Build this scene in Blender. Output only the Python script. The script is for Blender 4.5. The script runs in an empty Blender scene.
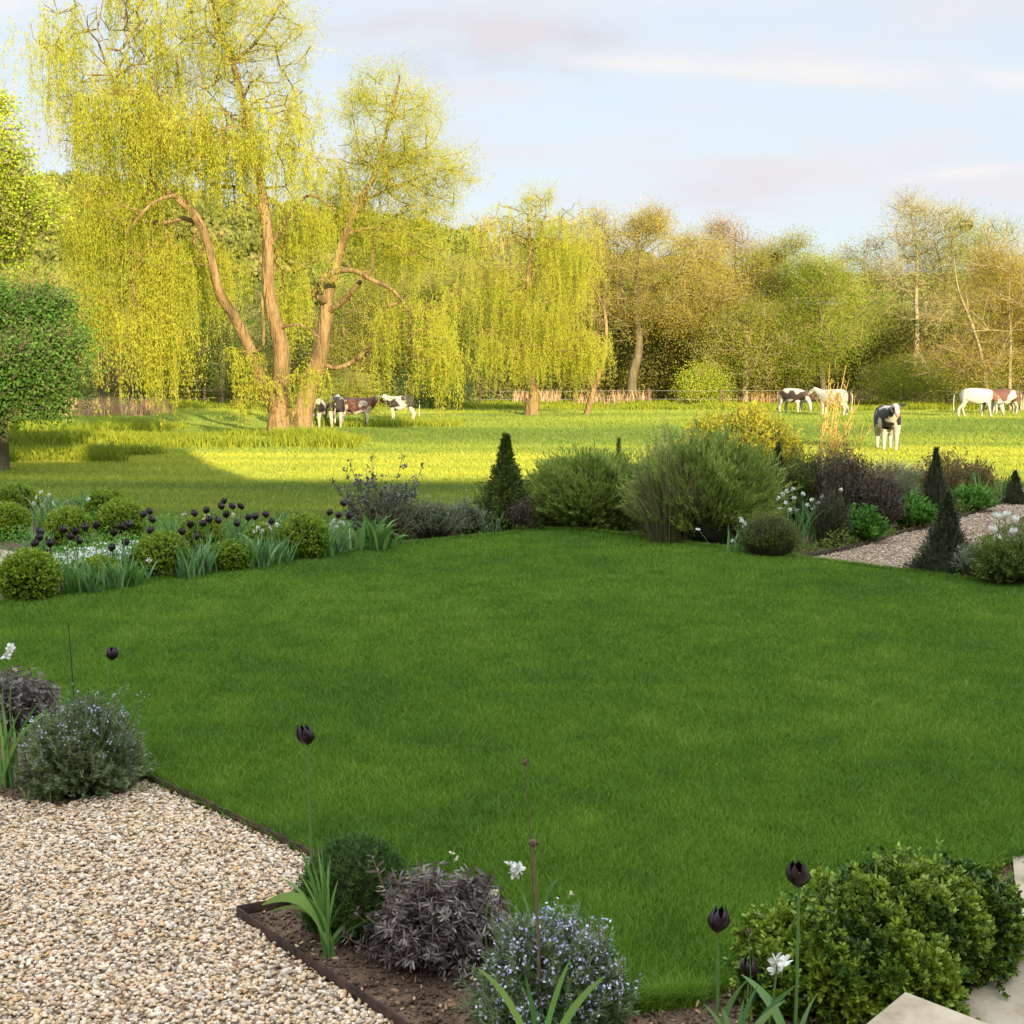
import bpy, math, random
import numpy as np
from mathutils import Vector

SC = bpy.context.scene
COL = SC.collection
R = np.random.default_rng(7)
rad = math.radians

# ------------------------------------------------------------------ camera
F = 1200.0
CAMZ = 2.0
PITCH = math.atan(138 / 1200)
cp, sp = math.cos(PITCH), math.sin(PITCH)
cam = bpy.data.cameras.new('camera')
cam.sensor_width = 36
cam.lens = F / 1024 * 36
cam.clip_start = 0.05
cam.clip_end = 4000
co = bpy.data.objects.new('camera', cam)
COL.objects.link(co)
co.location = (0, 0, CAMZ)
co.rotation_euler = (math.pi / 2 - PITCH, 0, 0)
SC.camera = co


def ray(px, py):
    x, y = (px - 512) / F, (512 - py) / F
    return np.array([x, cp + y * sp, -sp + y * cp])


def at(px, py, z=0.0):
    d = ray(px, py)
    t = (z - CAMZ) / d[2]
    return np.array([d[0] * t, d[1] * t, z])


def atY(px, py, Y):
    d = ray(px, py)
    t = Y / d[1]
    return np.array([d[0] * t, Y, CAMZ + d[2] * t])


# ------------------------------------------------------------------ noise
def vnoise(x, y, s, seed=0):
    g = np.random.default_rng(seed).random((64, 64))
    u, v = np.asarray(x) / s + 1000.5, np.asarray(y) / s + 1000.5
    i, j = np.floor(u).astype(int), np.floor(v).astype(int)
    a, b = u - i, v - j
    a, b = a * a * (3 - 2 * a), b * b * (3 - 2 * b)
    i0, j0, i1, j1 = i % 64, j % 64, (i + 1) % 64, (j + 1) % 64
    return (g[i0, j0] * (1 - a) + g[i1, j0] * a) * (1 - b) + (g[i0, j1] * (1 - a) + g[i1, j1] * a) * b


def fnoise(x, y, s, seed=0):
    return .5 * vnoise(x, y, s, seed) + .3 * vnoise(x, y, s * .47, seed + 1) + .2 * vnoise(x, y, s * .21, seed + 2)


def norm(v):
    return v / np.maximum(np.linalg.norm(v, axis=-1, keepdims=True), 1e-9)


# ------------------------------------------------------------------ materials
def mat_new(name):
    m = bpy.data.materials.new(name)
    m.use_nodes = True
    nt = m.node_tree
    nt.nodes.clear()
    out = nt.nodes.new('ShaderNodeOutputMaterial')
    return m, nt, out


def ramp(nt, cols, fac):
    r = nt.nodes.new('ShaderNodeValToRGB')
    el = r.color_ramp.elements
    n = len(cols)
    while len(el) < n:
        el.new(0.5)
    for i, c in enumerate(cols):
        el[i].position = i / max(n - 1, 1)
        el[i].color = (*c, 1)
    nt.links.new(fac, r.inputs[0])
    return r.outputs[0]


def leafmat(name, cols, trans=0.3, rough=0.6, spec=0.25):
    m, nt, out = mat_new(name)
    a = nt.nodes.new('ShaderNodeAttribute')
    a.attribute_name = 'tint'
    c = ramp(nt, cols, a.outputs['Fac'])
    p = nt.nodes.new('ShaderNodeBsdfPrincipled')
    p.inputs['Roughness'].default_value = rough
    p.inputs['Specular IOR Level'].default_value = spec
    nt.links.new(c, p.inputs['Base Color'])
    if trans > 0:
        t = nt.nodes.new('ShaderNodeBsdfTranslucent')
        nt.links.new(c, t.inputs['Color'])
        mx = nt.nodes.new('ShaderNodeMixShader')
        mx.inputs[0].default_value = trans
        nt.links.new(p.outputs[0], mx.inputs[1])
        nt.links.new(t.outputs[0], mx.inputs[2])
        nt.links.new(mx.outputs[0], out.inputs[0])
    else:
        nt.links.new(p.outputs[0], out.inputs[0])
    return m


def noisemat(name, cols, scale=4, detail=8, rough=0.85, bump=0.3, bscale=None, dist=0.02, stretch=(1, 1, 1), spec=0.25):
    m, nt, out = mat_new(name)
    tc = nt.nodes.new('ShaderNodeTexCoord')
    mp = nt.nodes.new('ShaderNodeMapping')
    mp.inputs['Scale'].default_value = stretch
    nt.links.new(tc.outputs['Object'], mp.inputs[0])
    n = nt.nodes.new('ShaderNodeTexNoise')
    n.inputs['Scale'].default_value = scale
    n.inputs['Detail'].default_value = detail
    n.inputs['Roughness'].default_value = 0.65
    nt.links.new(mp.outputs[0], n.inputs['Vector'])
    mr = nt.nodes.new('ShaderNodeMapRange')
    mr.inputs[1].default_value = .3
    mr.inputs[2].default_value = .7
    nt.links.new(n.outputs[0], mr.inputs[0])
    c = ramp(nt, cols, mr.outputs[0])
    p = nt.nodes.new('ShaderNodeBsdfPrincipled')
    p.inputs['Roughness'].default_value = rough
    p.inputs['Specular IOR Level'].default_value = spec
    nt.links.new(c, p.inputs['Base Color'])
    n2 = nt.nodes.new('ShaderNodeTexNoise')
    n2.inputs['Scale'].default_value = bscale or scale * 4
    n2.inputs['Detail'].default_value = 6
    nt.links.new(mp.outputs[0], n2.inputs['Vector'])
    b = nt.nodes.new('ShaderNodeBump')
    b.inputs['Strength'].default_value = bump
    b.inputs['Distance'].default_value = dist
    nt.links.new(n2.outputs[0], b.inputs['Height'])
    nt.links.new(b.outputs[0], p.inputs['Normal'])
    nt.links.new(p.outputs[0], out.inputs[0])
    return m


M = {}
M['lawn'] = leafmat('lawn_grass', [(.075, .165, .012), (.135, .255, .018), (.22, .345, .035)], .25, .6, .3)
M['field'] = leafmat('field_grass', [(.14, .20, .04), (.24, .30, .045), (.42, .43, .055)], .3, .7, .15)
M['longgrass'] = leafmat('long_grass', [(.12, .18, .015), (.21, .26, .02), (.34, .34, .03)], .3, .7, .15)
M['lawn_soil'] = noisemat('lawn_soil', [(.03, .07, .008), (.05, .11, .012)], 3, rough=.95, bump=.5, bscale=90)
M['field_soil'] = noisemat('field_base', [(.10, .17, .025), (.17, .24, .03), (.25, .29, .035)], .35, rough=.95, bump=.6, bscale=14, dist=.05)
M['soil'] = noisemat('soil', [(.07, .042, .026), (.14, .09, .058), (.22, .15, .10)], 9, rough=.95, bump=1, bscale=60, dist=.02)
M['stone_bed'] = noisemat('gravel_bed', [(.14, .09, .05), (.30, .22, .14), (.40, .33, .25)], 45, rough=.9, bump=1, bscale=70, dist=.01)
M['pebble'] = leafmat('pebble', [(.22, .14, .08), (.52, .40, .25), (.64, .40, .19), (.60, .48, .34), (.72, .57, .38), (.38, .32, .26), (.82, .74, .60), (.66, .50, .32)], 0, .7, .3)
M['pebble_pink'] = leafmat('path_pebble', [(.18, .12, .08), (.32, .24, .17), (.40, .29, .20), (.48, .39, .28), (.62, .54, .43)], 0, .75, .3)
M['edging'] = noisemat('rusted_steel', [(.020, .012, .010), (.05, .028, .02), (.09, .045, .03)], 12, rough=.8, bump=.3, bscale=50)
M['pale_edging'] = noisemat('pale_edging', [(.22, .19, .16), (.40, .36, .30)], 8, rough=.9, bump=.3)
M['stone'] = noisemat('sandstone', [(.20, .155, .10), (.33, .27, .18), (.43, .36, .26), (.48, .41, .31)], 5, detail=12, rough=.85, bump=.35, bscale=40, dist=.004)
M['bark'] = noisemat('willow_bark', [(.07, .046, .022), (.22, .145, .065), (.36, .25, .12)], 4, rough=.95, bump=1, bscale=14, dist=.16, stretch=(1, 1, .22))
M['darkbark'] = noisemat('dark_bark', [(.06, .05, .03), (.12, .10, .055), (.2, .16, .09)], 3, rough=.95, bump=.8, bscale=9, dist=.05, stretch=(1, 1, .25))
M['paletwig'] = noisemat('pale_bark', [(.17, .14, .08), (.28, .24, .14), (.38, .33, .21)], 3, rough=.95, bump=.5, bscale=9, stretch=(1, 1, .3))
M['twigleaf'] = leafmat('twig', [(.14, .10, .05), (.28, .21, .11), (.40, .32, .18)], 0, .9, .1)
M['willowtwig'] = leafmat('willow_twig', [(.22, .20, .02), (.34, .28, .04)], 0, .8, .1)
M['goldtwig'] = leafmat('golden_twig', [(.45, .28, .08), (.6, .40, .14)], 0, .8, .1)
M['drygrass'] = leafmat('dry_grass', [(.10, .09, .035), (.16, .16, .06), (.26, .24, .12)], .15, .7, .2)
M['goldtop'] = leafmat('gold_tip_leaf', [(.16, .19, .02), (.34, .33, .03), (.55, .47, .05)], .4, .7, .1)
M['nesttwig'] = leafmat('nest_twig', [(.03, .02, .015), (.08, .05, .035)], 0, .9, .1)
M['darkstem'] = leafmat('dark_stem', [(.03, .04, .02), (.05, .06, .03)], 0, .7, .2)
M['willow'] = leafmat('willow_leaf', [(.25, .29, .028), (.43, .455, .048), (.59, .57, .085)], .55, .8, .05)
M['willow2'] = leafmat('willow_leaf_green', [(.20, .25, .015), (.34, .36, .02), (.48, .45, .025)], .55, .8, .05)
M['hawthorn'] = leafmat('hawthorn_leaf', [(.03, .085, .012), (.06, .14, .02), (.12, .22, .03)], .25, .55, .2)
M['limeleaf'] = leafmat('lime_leaf', [(.20, .28, .02), (.34, .42, .03), (.52, .55, .05)], .35, .5, .2)
M['bronze'] = leafmat('bronze_leaf', [(.29, .26, .045), (.44, .38, .065), (.56, .50, .11)], .55, .8, .05)
M['pinkbud'] = leafmat('pink_bud', [(.28, .19, .09), (.42, .29, .14), (.50, .40, .18)], .55, .8, .05)
M['olive'] = leafmat('olive_leaf', [(.19, .22, .03), (.34, .35, .05), (.48, .47, .08)], .55, .8, .05)
M['spring'] = leafmat('spring_leaf', [(.17, .23, .025), (.32, .38, .04), (.48, .50, .08)], .55, .8, .05)
M['paleleaf'] = leafmat('pale_leaf', [(.30, .34, .10), (.45, .46, .16), (.6, .58, .28)], .55, .8, .05)
M['golden'] = leafmat('golden_leaf', [(.26, .21, .03), (.42, .34, .05), (.55, .46, .08)], .55, .8, .05)
M['darkleaf'] = leafmat('dark_leaf', [(.045, .08, .014), (.10, .155, .025), (.20, .26, .04)], .25, .7, .15)
M['reed'] = leafmat('dead_reed', [(.30, .17, .10), (.48, .30, .17), (.55, .42, .25)], .1, .8, .1)
M['box'] = leafmat('box_leaf', [(.02, .055, .008), (.08, .155, .014), (.28, .38, .035)], .2, .38, .4)
M['boxgold'] = leafmat('box_leaf_young', [(.09, .17, .012), (.23, .34, .02), (.40, .49, .04)], .25, .45, .35)
M['rosemary'] = leafmat('rosemary_leaf', [(.05, .09, .03), (.13, .20, .075), (.28, .35, .18)], .1, .55, .3)
M['santolina'] = leafmat('fine_leaf', [(.03, .07, .014), (.075, .14, .028), (.13, .22, .045)], .15, .6, .2)
M['sage'] = leafmat('sage_leaf', [(.07, .055, .055), (.15, .12, .115), (.28, .245, .22), (.19, .21, .14)], .15, .8, .15)
M['purple'] = leafmat('purple_leaf', [(.045, .035, .03), (.09, .07, .055), (.15, .14, .085)], .15, .6, .2)
M['copper'] = leafmat('copper_leaf', [(.10, .08, .03), (.20, .15, .06), (.34, .24, .09)], .2, .6, .2)
M['conifer'] = leafmat('conifer_leaf', [(.010, .026, .012), (.022, .045, .018), (.05, .075, .03)], .05, .6, .2)
M['greygreen'] = leafmat('grey_green_leaf', [(.07, .11, .05), (.15, .20, .11), (.28, .32, .21)], .15, .6, .2)
M['greyleaf'] = leafmat('grey_leaf', [(.07, .09, .065), (.13, .15, .11), (.26, .28, .22)], .15, .5, .25)
M['ornament'] = leafmat('ornamental_grass', [(.08, .14, .018), (.22, .32, .05), (.42, .50, .12)], .25, .5, .25)
M['bulbleaf'] = leafmat('bulb_leaf', [(.07, .17, .03), (.14, .29, .06), (.27, .42, .10)], .25, .4, .35)
M['glaucous'] = leafmat('tulip_leaf', [(.07, .17, .05), (.15, .30, .09), (.28, .43, .16)], .2, .45, .35)
M['stem'] = leafmat('flower_stem', [(.10, .20, .05), (.18, .30, .08)], .1, .5, .3)
M['drystem'] = leafmat('dry_stem', [(.10, .075, .04), (.20, .14, .09)], .0, .8, .2)
M['tulip'] = leafmat('dark_tulip_petal', [(.006, .002, .005), (.018, .005, .012), (.035, .012, .022)], .04, .33, .5)
M['white'] = leafmat('white_petal', [(.6, .6, .5), (.75, .75, .68), (.85, .84, .8)], .25, .6, .2)
M['cream'] = leafmat('cream_petal', [(.55, .5, .3), (.7, .65, .45)], .25, .6, .2)
M['blue'] = leafmat('blue_petal', [(.34, .34, .58), (.52, .52, .74), (.72, .70, .84)], .2, .6, .2)
M['greenplant'] = leafmat('bright_leaf', [(.05, .15, .02), (.10, .26, .03), (.18, .36, .05)], .25, .5, .25)
M['inner'] = noisemat('inner_twigs', [(.012, .018, .006), (.03, .035, .012)], 14, rough=1, bump=.5)
M['post'] = noisemat('weathered_wood', [(.08, .05, .03), (.18, .12, .08)], 8, rough=.95)
M['wire'] = noisemat('galvanised_wire', [(.20, .19, .17), (.32, .30, .27)], 8, rough=.6, bump=0)
M['brick'] = noisemat('house_brick', [(.22, .09, .05), (.32, .15, .09)], 6, rough=.9)
M['slate'] = noisemat('house_slate', [(.06, .06, .07), (.12, .12, .13)], 4, rough=.8)
M['glass'] = noisemat('window_glass', [(.02, .025, .03), (.03, .035, .04)], 2, rough=.1, bump=0, spec=.8)
M['paint'] = noisemat('white_paint', [(.7, .7, .68), (.8, .8, .78)], 3, rough=.5, bump=0)
M['hide'] = None


# ------------------------------------------------------------------ mesh helpers
def mesh_obj(name, V, polys, mat, parent=None, tint=None, smooth=False):
    """polys: list of (n,k) int arrays"""
    me = bpy.data.meshes.new(name)
    V = np.ascontiguousarray(V, dtype=np.float32)
    me.vertices.add(len(V))
    me.vertices.foreach_set('co', V.ravel())
    if not isinstance(polys, list):
        polys = [polys]
    polys = [np.asarray(p, dtype=np.int32) for p in polys if len(p)]
    loops = np.concatenate([p.ravel() for p in polys])
    tot = np.concatenate([np.full(len(p), p.shape[1], dtype=np.int32) for p in polys])
    st = np.zeros(len(tot), dtype=np.int32)
    st[1:] = np.cumsum(tot)[:-1]
    me.loops.add(len(loops))
    me.loops.foreach_set('vertex_index', loops)
    me.polygons.add(len(tot))
    me.polygons.foreach_set('loop_start', st)
    me.polygons.foreach_set('loop_total', tot)
    if smooth:
        me.polygons.foreach_set('use_smooth', np.ones(len(tot), dtype=bool))
    if tint is not None:
        a = me.attributes.new('tint', 'FLOAT', 'POINT')
        a.data.foreach_set('value', np.ascontiguousarray(np.clip(tint, 0, 1), dtype=np.float32))
    me.update(calc_edges=True)
    me.materials.append(mat)
    o = bpy.data.objects.new(name, me)
    COL.objects.link(o)
    if parent is not None:
        o.parent = parent
    return o


def thing(name, label, cat, loc=(0, 0, 0), group=None, kind=None):
    o = bpy.data.objects.new(name, None)
    COL.objects.link(o)
    o.location = [float(c) for c in loc]
    o.empty_display_size = .2
    tag(o, label, cat, group, kind)
    return o


def tag(o, label, cat=None, group=None, kind=None):
    if label:
        o['label'] = label
    if cat:
        o['category'] = cat
    if group:
        o['group'] = group
    if kind:
        o['kind'] = kind
    return o


class Acc:
    """collects geometry with tint"""
    def __init__(s):
        s.v, s.p, s.t, s.n = [], {}, [], 0

    def add(s, V, P, t):
        V = np.asarray(V, float).reshape(-1, 3)
        P = np.asarray(P)
        s.v.append(V)
        s.p.setdefault(P.shape[1], []).append(P + s.n)
        t = np.asarray(t, float)
        if t.ndim and len(t) != len(V):
            t = np.repeat(t, len(V) // len(t))
        s.t.append(np.broadcast_to(t, (len(V),)))
        s.n += len(V)

    def build(s, name, mat, parent=None, smooth=False):
        if not s.n:
            return None
        return mesh_obj(name, np.concatenate(s.v), [np.concatenate(x) for x in s.p.values()], mat, parent,
                        np.concatenate(s.t), smooth)


def rhomb(acc, p, d, L, W, tint, rng=R, up=None, wide=.45):
    n = len(p)
    d = norm(d)
    r = rng.normal(size=(n, 3))
    if up is not None:
        r = r * (1 - up) + np.array([0, 0, 1.]) * up
    s = norm(np.cross(d, r))
    L = np.broadcast_to(L, (n,))[:, None]
    W = np.broadcast_to(W, (n,))[:, None]
    V = np.stack([p, p + d * L * wide + s * W / 2, p + d * L, p + d * L * wide - s * W / 2], 1)
    i = np.arange(n)[:, None] * 4
    acc.add(V, i + np.array([0, 1, 2, 3]), np.repeat(np.broadcast_to(tint, (n,)), 4))


def oval(acc, p, d, L, W, tint, rng=R, fold=.25, droop=.0):
    n = len(p)
    d = norm(d)
    s = norm(np.cross(d, rng.normal(size=(n, 3))))
    nn = np.cross(s, d)
    L = np.broadcast_to(L, (n,))[:, None]
    W = np.broadcast_to(W, (n,))[:, None]
    b = lambda t, w: p + d * L * t + s * W * w + nn * W * abs(w) * 2 * fold + np.array([0, 0, -1.]) * L * droop * t * t
    V = np.stack([b(0, 0), b(.3, .42), b(.72, .40), b(1, 0), b(.72, -.40), b(.3, -.42)], 1)
    i = np.arange(n)[:, None] * 6
    t = np.repeat(np.broadcast_to(tint, (n,)), 6)
    acc.add(V, np.concatenate([i + np.array([0, 1, 2, 3]), i + np.array([0, 3, 4, 5])]), t)


def ribbons(acc, P, W, tint, side=None, rng=R, prof=None):
    """P (n,k,3) centre lines; W (n,) width; tapering strips"""
    n, k, _ = P.shape
    T = np.gradient(P, axis=1)
    if side is None:
        side = rng.normal(size=(n, 1, 3))
        side[:, :, 2] *= .1
        side = np.repeat(side, k, 1)
    s = norm(np.cross(T, side))
    s = norm(np.cross(T, s)) if False else s
    t = np.linspace(0, 1, k)
    if prof is None:
        prof = np.clip(np.minimum(.6 + t * 1.5, (1 - t) * 2.2 + .03), 0, 1)
    w = np.asarray(W).reshape(-1, 1, 1) * prof[None, :, None] / 2
    V = np.stack([P - s * w, P + s * w], 2).reshape(n, k * 2, 3)
    q = np.array([[2 * j, 2 * j + 1, 2 * j + 3, 2 * j + 2] for j in range(k - 1)])
    F_ = (np.arange(n)[:, None, None] * 2 * k + q[None]).reshape(-1, 4)
    tt = np.broadcast_to(np.asarray(tint, float).reshape(-1, 1), (n, 2 * k)).ravel()
    acc.add(V, F_, tt)


def tubes(acc, P, r0, r1, tint=.5, k=6):
    """P (n,m,3); radii (n,) start->end"""
    P = np.asarray(P, float)
    n, m, _ = P.shape
    T = norm(np.gradient(P, axis=1))
    ref = np.where(np.abs(T[:, :, 2:3]) > .9, np.array([1., 0, 0]), np.array([0, 0, 1.]))
    a = norm(np.cross(T, ref))
    b = np.cross(T, a)
    th = np.arange(k) / k * 2 * np.pi
    r0 = np.broadcast_to(r0, (n,))[:, None]
    r1 = np.broadcast_to(r1, (n,))[:, None]
    rr = (r0 + (r1 - r0) * np.linspace(0, 1, m)[None])[:, :, None, None]
    V = P[:, :, None] + rr * (a[:, :, None] * np.cos(th)[None, None, :, None] + b[:, :, None] * np.sin(th)[None, None, :, None])
    q = []
    for j in range(m - 1):
        for i in range(k):
            i2 = (i + 1) % k
            q.append([j * k + i, j * k + i2, (j + 1) * k + i2, (j + 1) * k + i])
    q = np.array(q)
    Fc = (np.arange(n)[:, None, None] * m * k + q[None]).reshape(-1, 4)
    acc.add(V.reshape(-1, 3), Fc, tint)
    caps = np.array([list(range((m - 1) * k, m * k))])
    acc.add(V[:, -1].reshape(-1, 3), (np.arange(n)[:, None] * k + np.arange(k)[None]), tint)


def lump(center, r, seed=0, amp=.18, sub=3, flat=0):
    """noise-displaced ico sphere; returns V,F(tri)"""
    import bmesh
    bm = bmesh.new()
    bmesh.ops.create_icosphere(bm, subdivisions=sub, radius=1)
    V = np.array([v.co[:] for v in bm.verts])
    Fc = np.array([[v.index for v in f.verts] for f in bm.faces])
    bm.free()
    n = fnoise(V[:, 0] * 1.3 + V[:, 2] * .9, V[:, 1] * 1.3 - V[:, 2] * .7, .6, seed) - .5
    V = V * (1 + amp * 2 * n)[:, None] * np.asarray(r)
    V = V + np.asarray(center)
    return V, Fc


def poly_sheet(name, pts, mat, z=None, kind='structure', label=None, cat=None, parent=None):
    P = np.array(pts, float)
    if z is not None:
        P[:, 2] = z
    import bmesh
    bm = bmesh.new()
    f = bm.faces.new([bm.verts.new(p) for p in P])
    bm.normal_update()
    bmesh.ops.triangulate(bm, faces=[f])
    bm.normal_update()
    for f in bm.faces:
        if f.normal.z < 0:
            f.normal_flip()
    me = bpy.data.meshes.new(name)
    bm.to_mesh(me)
    bm.free()
    me.materials.append(mat)
    o = bpy.data.objects.new(name, me)
    COL.objects.link(o)
    if parent:
        o.parent = parent
    tag(o, label, cat, None, kind)
    return o


def inpoly(x, y, poly):
    poly = np.asarray(poly)[:, :2]
    c = np.zeros(len(x), bool)
    j = len(poly) - 1
    for i in range(len(poly)):
        xi, yi = poly[i]
        xj, yj = poly[j]
        k = ((yi > y) != (yj > y)) & (x < (xj - xi) * (y - yi) / (yj - yi + 1e-12) + xi)
        c ^= k
        j = i
    return c


PX = lambda L, z=0: [at(a, b, z) for a, b in L]

# ------------------------------------------------------------------ world + sun
EL = rad(14)
AZ = rad(20)
w = bpy.data.worlds.new('World')
SC.world = w
w.use_nodes = True
nt = w.node_tree
nt.nodes.clear()
wo = nt.nodes.new('ShaderNodeOutputWorld')
bg = nt.nodes.new('ShaderNodeBackground')
sky = nt.nodes.new('ShaderNodeTexSky')
sky.sky_type = 'NISHITA'
sky.sun_disc = False
sky.sun_elevation = EL
sky.sun_rotation = rad(160)
sky.air_density = 1.0
sky.dust_density = 1.5
sky.ozone_density = 1.5
tc = nt.nodes.new('ShaderNodeTexCoord')
sep = nt.nodes.new('ShaderNodeSeparateXYZ')
nt.links.new(tc.outputs['Generated'], sep.inputs[0])


def mth(op, a, b=None):
    n = nt.nodes.new('ShaderNodeMath')
    n.operation = op
    for i, v in enumerate((a, b)):
        if v is None:
            continue
        if isinstance(v, (int, float)):
            n.inputs[i].default_value = v
        else:
            nt.links.new(v, n.inputs[i])
    return n.outputs[0]


zz = mth('MAXIMUM', sep.outputs[2], 0.0)
den = mth('ADD', zz, 0.22)
cx_ = mth('DIVIDE', sep.outputs[0], den)
cy_ = mth('DIVIDE', sep.outputs[1], den)
cmb = nt.nodes.new('ShaderNodeCombineXYZ')
nt.links.new(cx_, cmb.inputs[0])
nt.links.new(cy_, cmb.inputs[1])
mpw = nt.nodes.new('ShaderNodeMapping')
mpw.inputs['Scale'].default_value = (1.0, 1.9, 1)
mpw.inputs['Rotation'].default_value = (0, 0, rad(-8))
mpw.inputs['Location'].default_value = (3.1, 1.7, 0)
nt.links.new(cmb.outputs[0], mpw.inputs[0])
cn = nt.nodes.new('ShaderNodeTexNoise')
cn.inputs['Scale'].default_value = 1.5
cn.inputs['Detail'].default_value = 7
cn.inputs['Roughness'].default_value = .55
cn.inputs['Distortion'].default_value = .4
nt.links.new(mpw.outputs[0], cn.inputs['Vector'])
mr = nt.nodes.new('ShaderNodeMapRange')
mr.interpolation_type = 'SMOOTHSTEP'
mr.inputs[1].default_value = .46
mr.inputs[2].default_value = .68
nt.links.new(cn.outputs[0], mr.inputs[0])
# thin high veil + cumulus haze colours (sky radiance units before strength)
SKYS = 0.10
veil = nt.nodes.new('ShaderNodeMixRGB')
veil.inputs[0].default_value = .86
nt.links.new(sky.outputs[0], veil.inputs[1])
veil.inputs[2].default_value = (2.78, 3.0, 3.22, 1)
cl = nt.nodes.new('ShaderNodeMixRGB')
nt.links.new(mth('MULTIPLY', mr.outputs[0], .8), cl.inputs[0])
nt.links.new(veil.outputs[0], cl.inputs[1])
cl.inputs[2].default_value = (3.05, 2.95, 3.02, 1)
# extra sky brightness added overhead, out of view, to lift the shaded garden
zb = nt.nodes.new('ShaderNodeMapRange')
zb.interpolation_type = 'SMOOTHSTEP'
zb.inputs[1].default_value = .38
zb.inputs[2].default_value = .75
zb.inputs[3].default_value = 1.0
zb.inputs[4].default_value = 3.1
nt.links.new(zz, zb.inputs[0])
vm = nt.nodes.new('ShaderNodeVectorMath')
vm.operation = 'SCALE'
# individual soft clouds, placed by bearing and elevation
yy = mth('MAXIMUM', sep.outputs[1], 0.05)
uu = mth('DIVIDE', sep.outputs[0], yy)
vv = mth('DIVIDE', sep.outputs[2], yy)
cb = nt.nodes.new('ShaderNodeCombineXYZ')
nt.links.new(uu, cb.inputs[0])
nt.links.new(vv, cb.inputs[1])
mp3 = nt.nodes.new('ShaderNodeMapping')
mp3.inputs['Scale'].default_value = (1, 2.6, 1)
nt.links.new(cb.outputs[0], mp3.inputs[0])
n3 = nt.nodes.new('ShaderNodeTexNoise')
n3.inputs['Scale'].default_value = 9
n3.inputs['Detail'].default_value = 6
n3.inputs['Roughness'].default_value = .55
nt.links.new(mp3.outputs[0], n3.inputs['Vector'])
n3m = nt.nodes.new('ShaderNodeMapRange')
n3m.inputs[1].default_value = .36
n3m.inputs[2].default_value = .60
nt.links.new(n3.outputs[0], n3m.inputs[0])
cur = cl.outputs[0]
for px_, py_, wx, wy, tilt, colr, op in [
        (505, 50, 70, 26, .08, (2.85, 2.66, 2.74), 1.0), (480, 78, 95, 14, .0, (2.35, 2.48, 2.72), .9), (590, 52, 34, 12, .0, (2.5, 2.5, 2.7), .8),
        (890, 88, 190, 12, -.05, (3.4, 3.3, 3.25), 1.0), (690, 78, 130, 8, -.03, (3.3, 3.25, 3.25), .9), (800, 195, 150, 22, .0, (2.9, 2.72, 2.86), .9), (930, 182, 70, 7, .1, (3.5, 3.3, 3.25), .8),
        (350, 45, 90, 12, .1, (2.75, 2.62, 2.75), .8), (20, 20, 60, 16, .1, (3.4, 3.3, 3.3), .9), (640, 10, 160, 16, .02, (3.1, 3.1, 3.2), .7), (430, 160, 60, 40, 0, (2.85, 2.8, 2.9), .6)]:
    u0, v0 = (px_ - 512) / F, (374 - py_) / F
    a1 = mth('DIVIDE', mth('SUBTRACT', uu, u0), wx / F)
    b1 = mth('DIVIDE', mth('SUBTRACT', mth('SUBTRACT', vv, v0), mth('MULTIPLY', mth('SUBTRACT', uu, u0), tilt)), wy / F)
    g1 = mth('EXPONENT', mth('MULTIPLY', mth('ADD', mth('MULTIPLY', a1, a1), mth('MULTIPLY', b1, b1)), -1.0))
    mk = mth('MINIMUM', mth('MULTIPLY', mth('MULTIPLY', g1, mth('ADD', n3m.outputs[0], .15)), op * 1.3), 1.0)
    mx3 = nt.nodes.new('ShaderNodeMixRGB')
    nt.links.new(mth('MULTIPLY', mk, .8), mx3.inputs[0])
    nt.links.new(cur, mx3.inputs[1])
    mx3.inputs[2].default_value = (*colr, 1)
    cur = mx3.outputs[0]
nt.links.new(cur, vm.inputs[0])
nt.links.new(zb.outputs[0], vm.inputs['Scale'])
nt.links.new(vm.outputs[0], bg.inputs[0])
bg.inputs[1].default_value = SKYS
nt.links.new(bg.outputs[0], wo.inputs[0])

sl = bpy.data.lights.new('sun', 'SUN')
sl.energy = 4.3
sl.angle = rad(.6)
sl.color = (1, .80, .50)
so = bpy.data.objects.new('sun', sl)
COL.objects.link(so)
trav = Vector((-math.sin(AZ) * math.cos(EL), math.cos(AZ) * math.cos(EL), -math.sin(EL)))
so.rotation_euler = trav.to_track_quat('-Z', 'Y').to_euler()
so.location = (10, -20, 30)
SC.view_settings.view_transform = 'Standard'
SC.view_settings.look = 'None'
SC.view_settings.exposure = 1.5
SC.view_settings.gamma = 1
SC.cycles.max_bounces = 6
SC.cycles.diffuse_bounces = 3
SC.cycles.transmission_bounces = 4
SC.cycles.use_denoising = True


# ------------------------------------------------------------------ terrain
def zf(x, y):
    """field height"""
    x, y = np.asarray(x, float), np.asarray(y, float)
    s = np.clip((y - 27) / 8, 0, 1)
    bank = .28 * np.exp(-((y - 33.0 - .12 * (x + 8)) / 1.6) ** 2) * np.clip((-x - 3) / 2.5, 0, 1)
    und = (fnoise(x * .6, y, 9, 3) - .5) * .35 * s
    return bank + und


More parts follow.
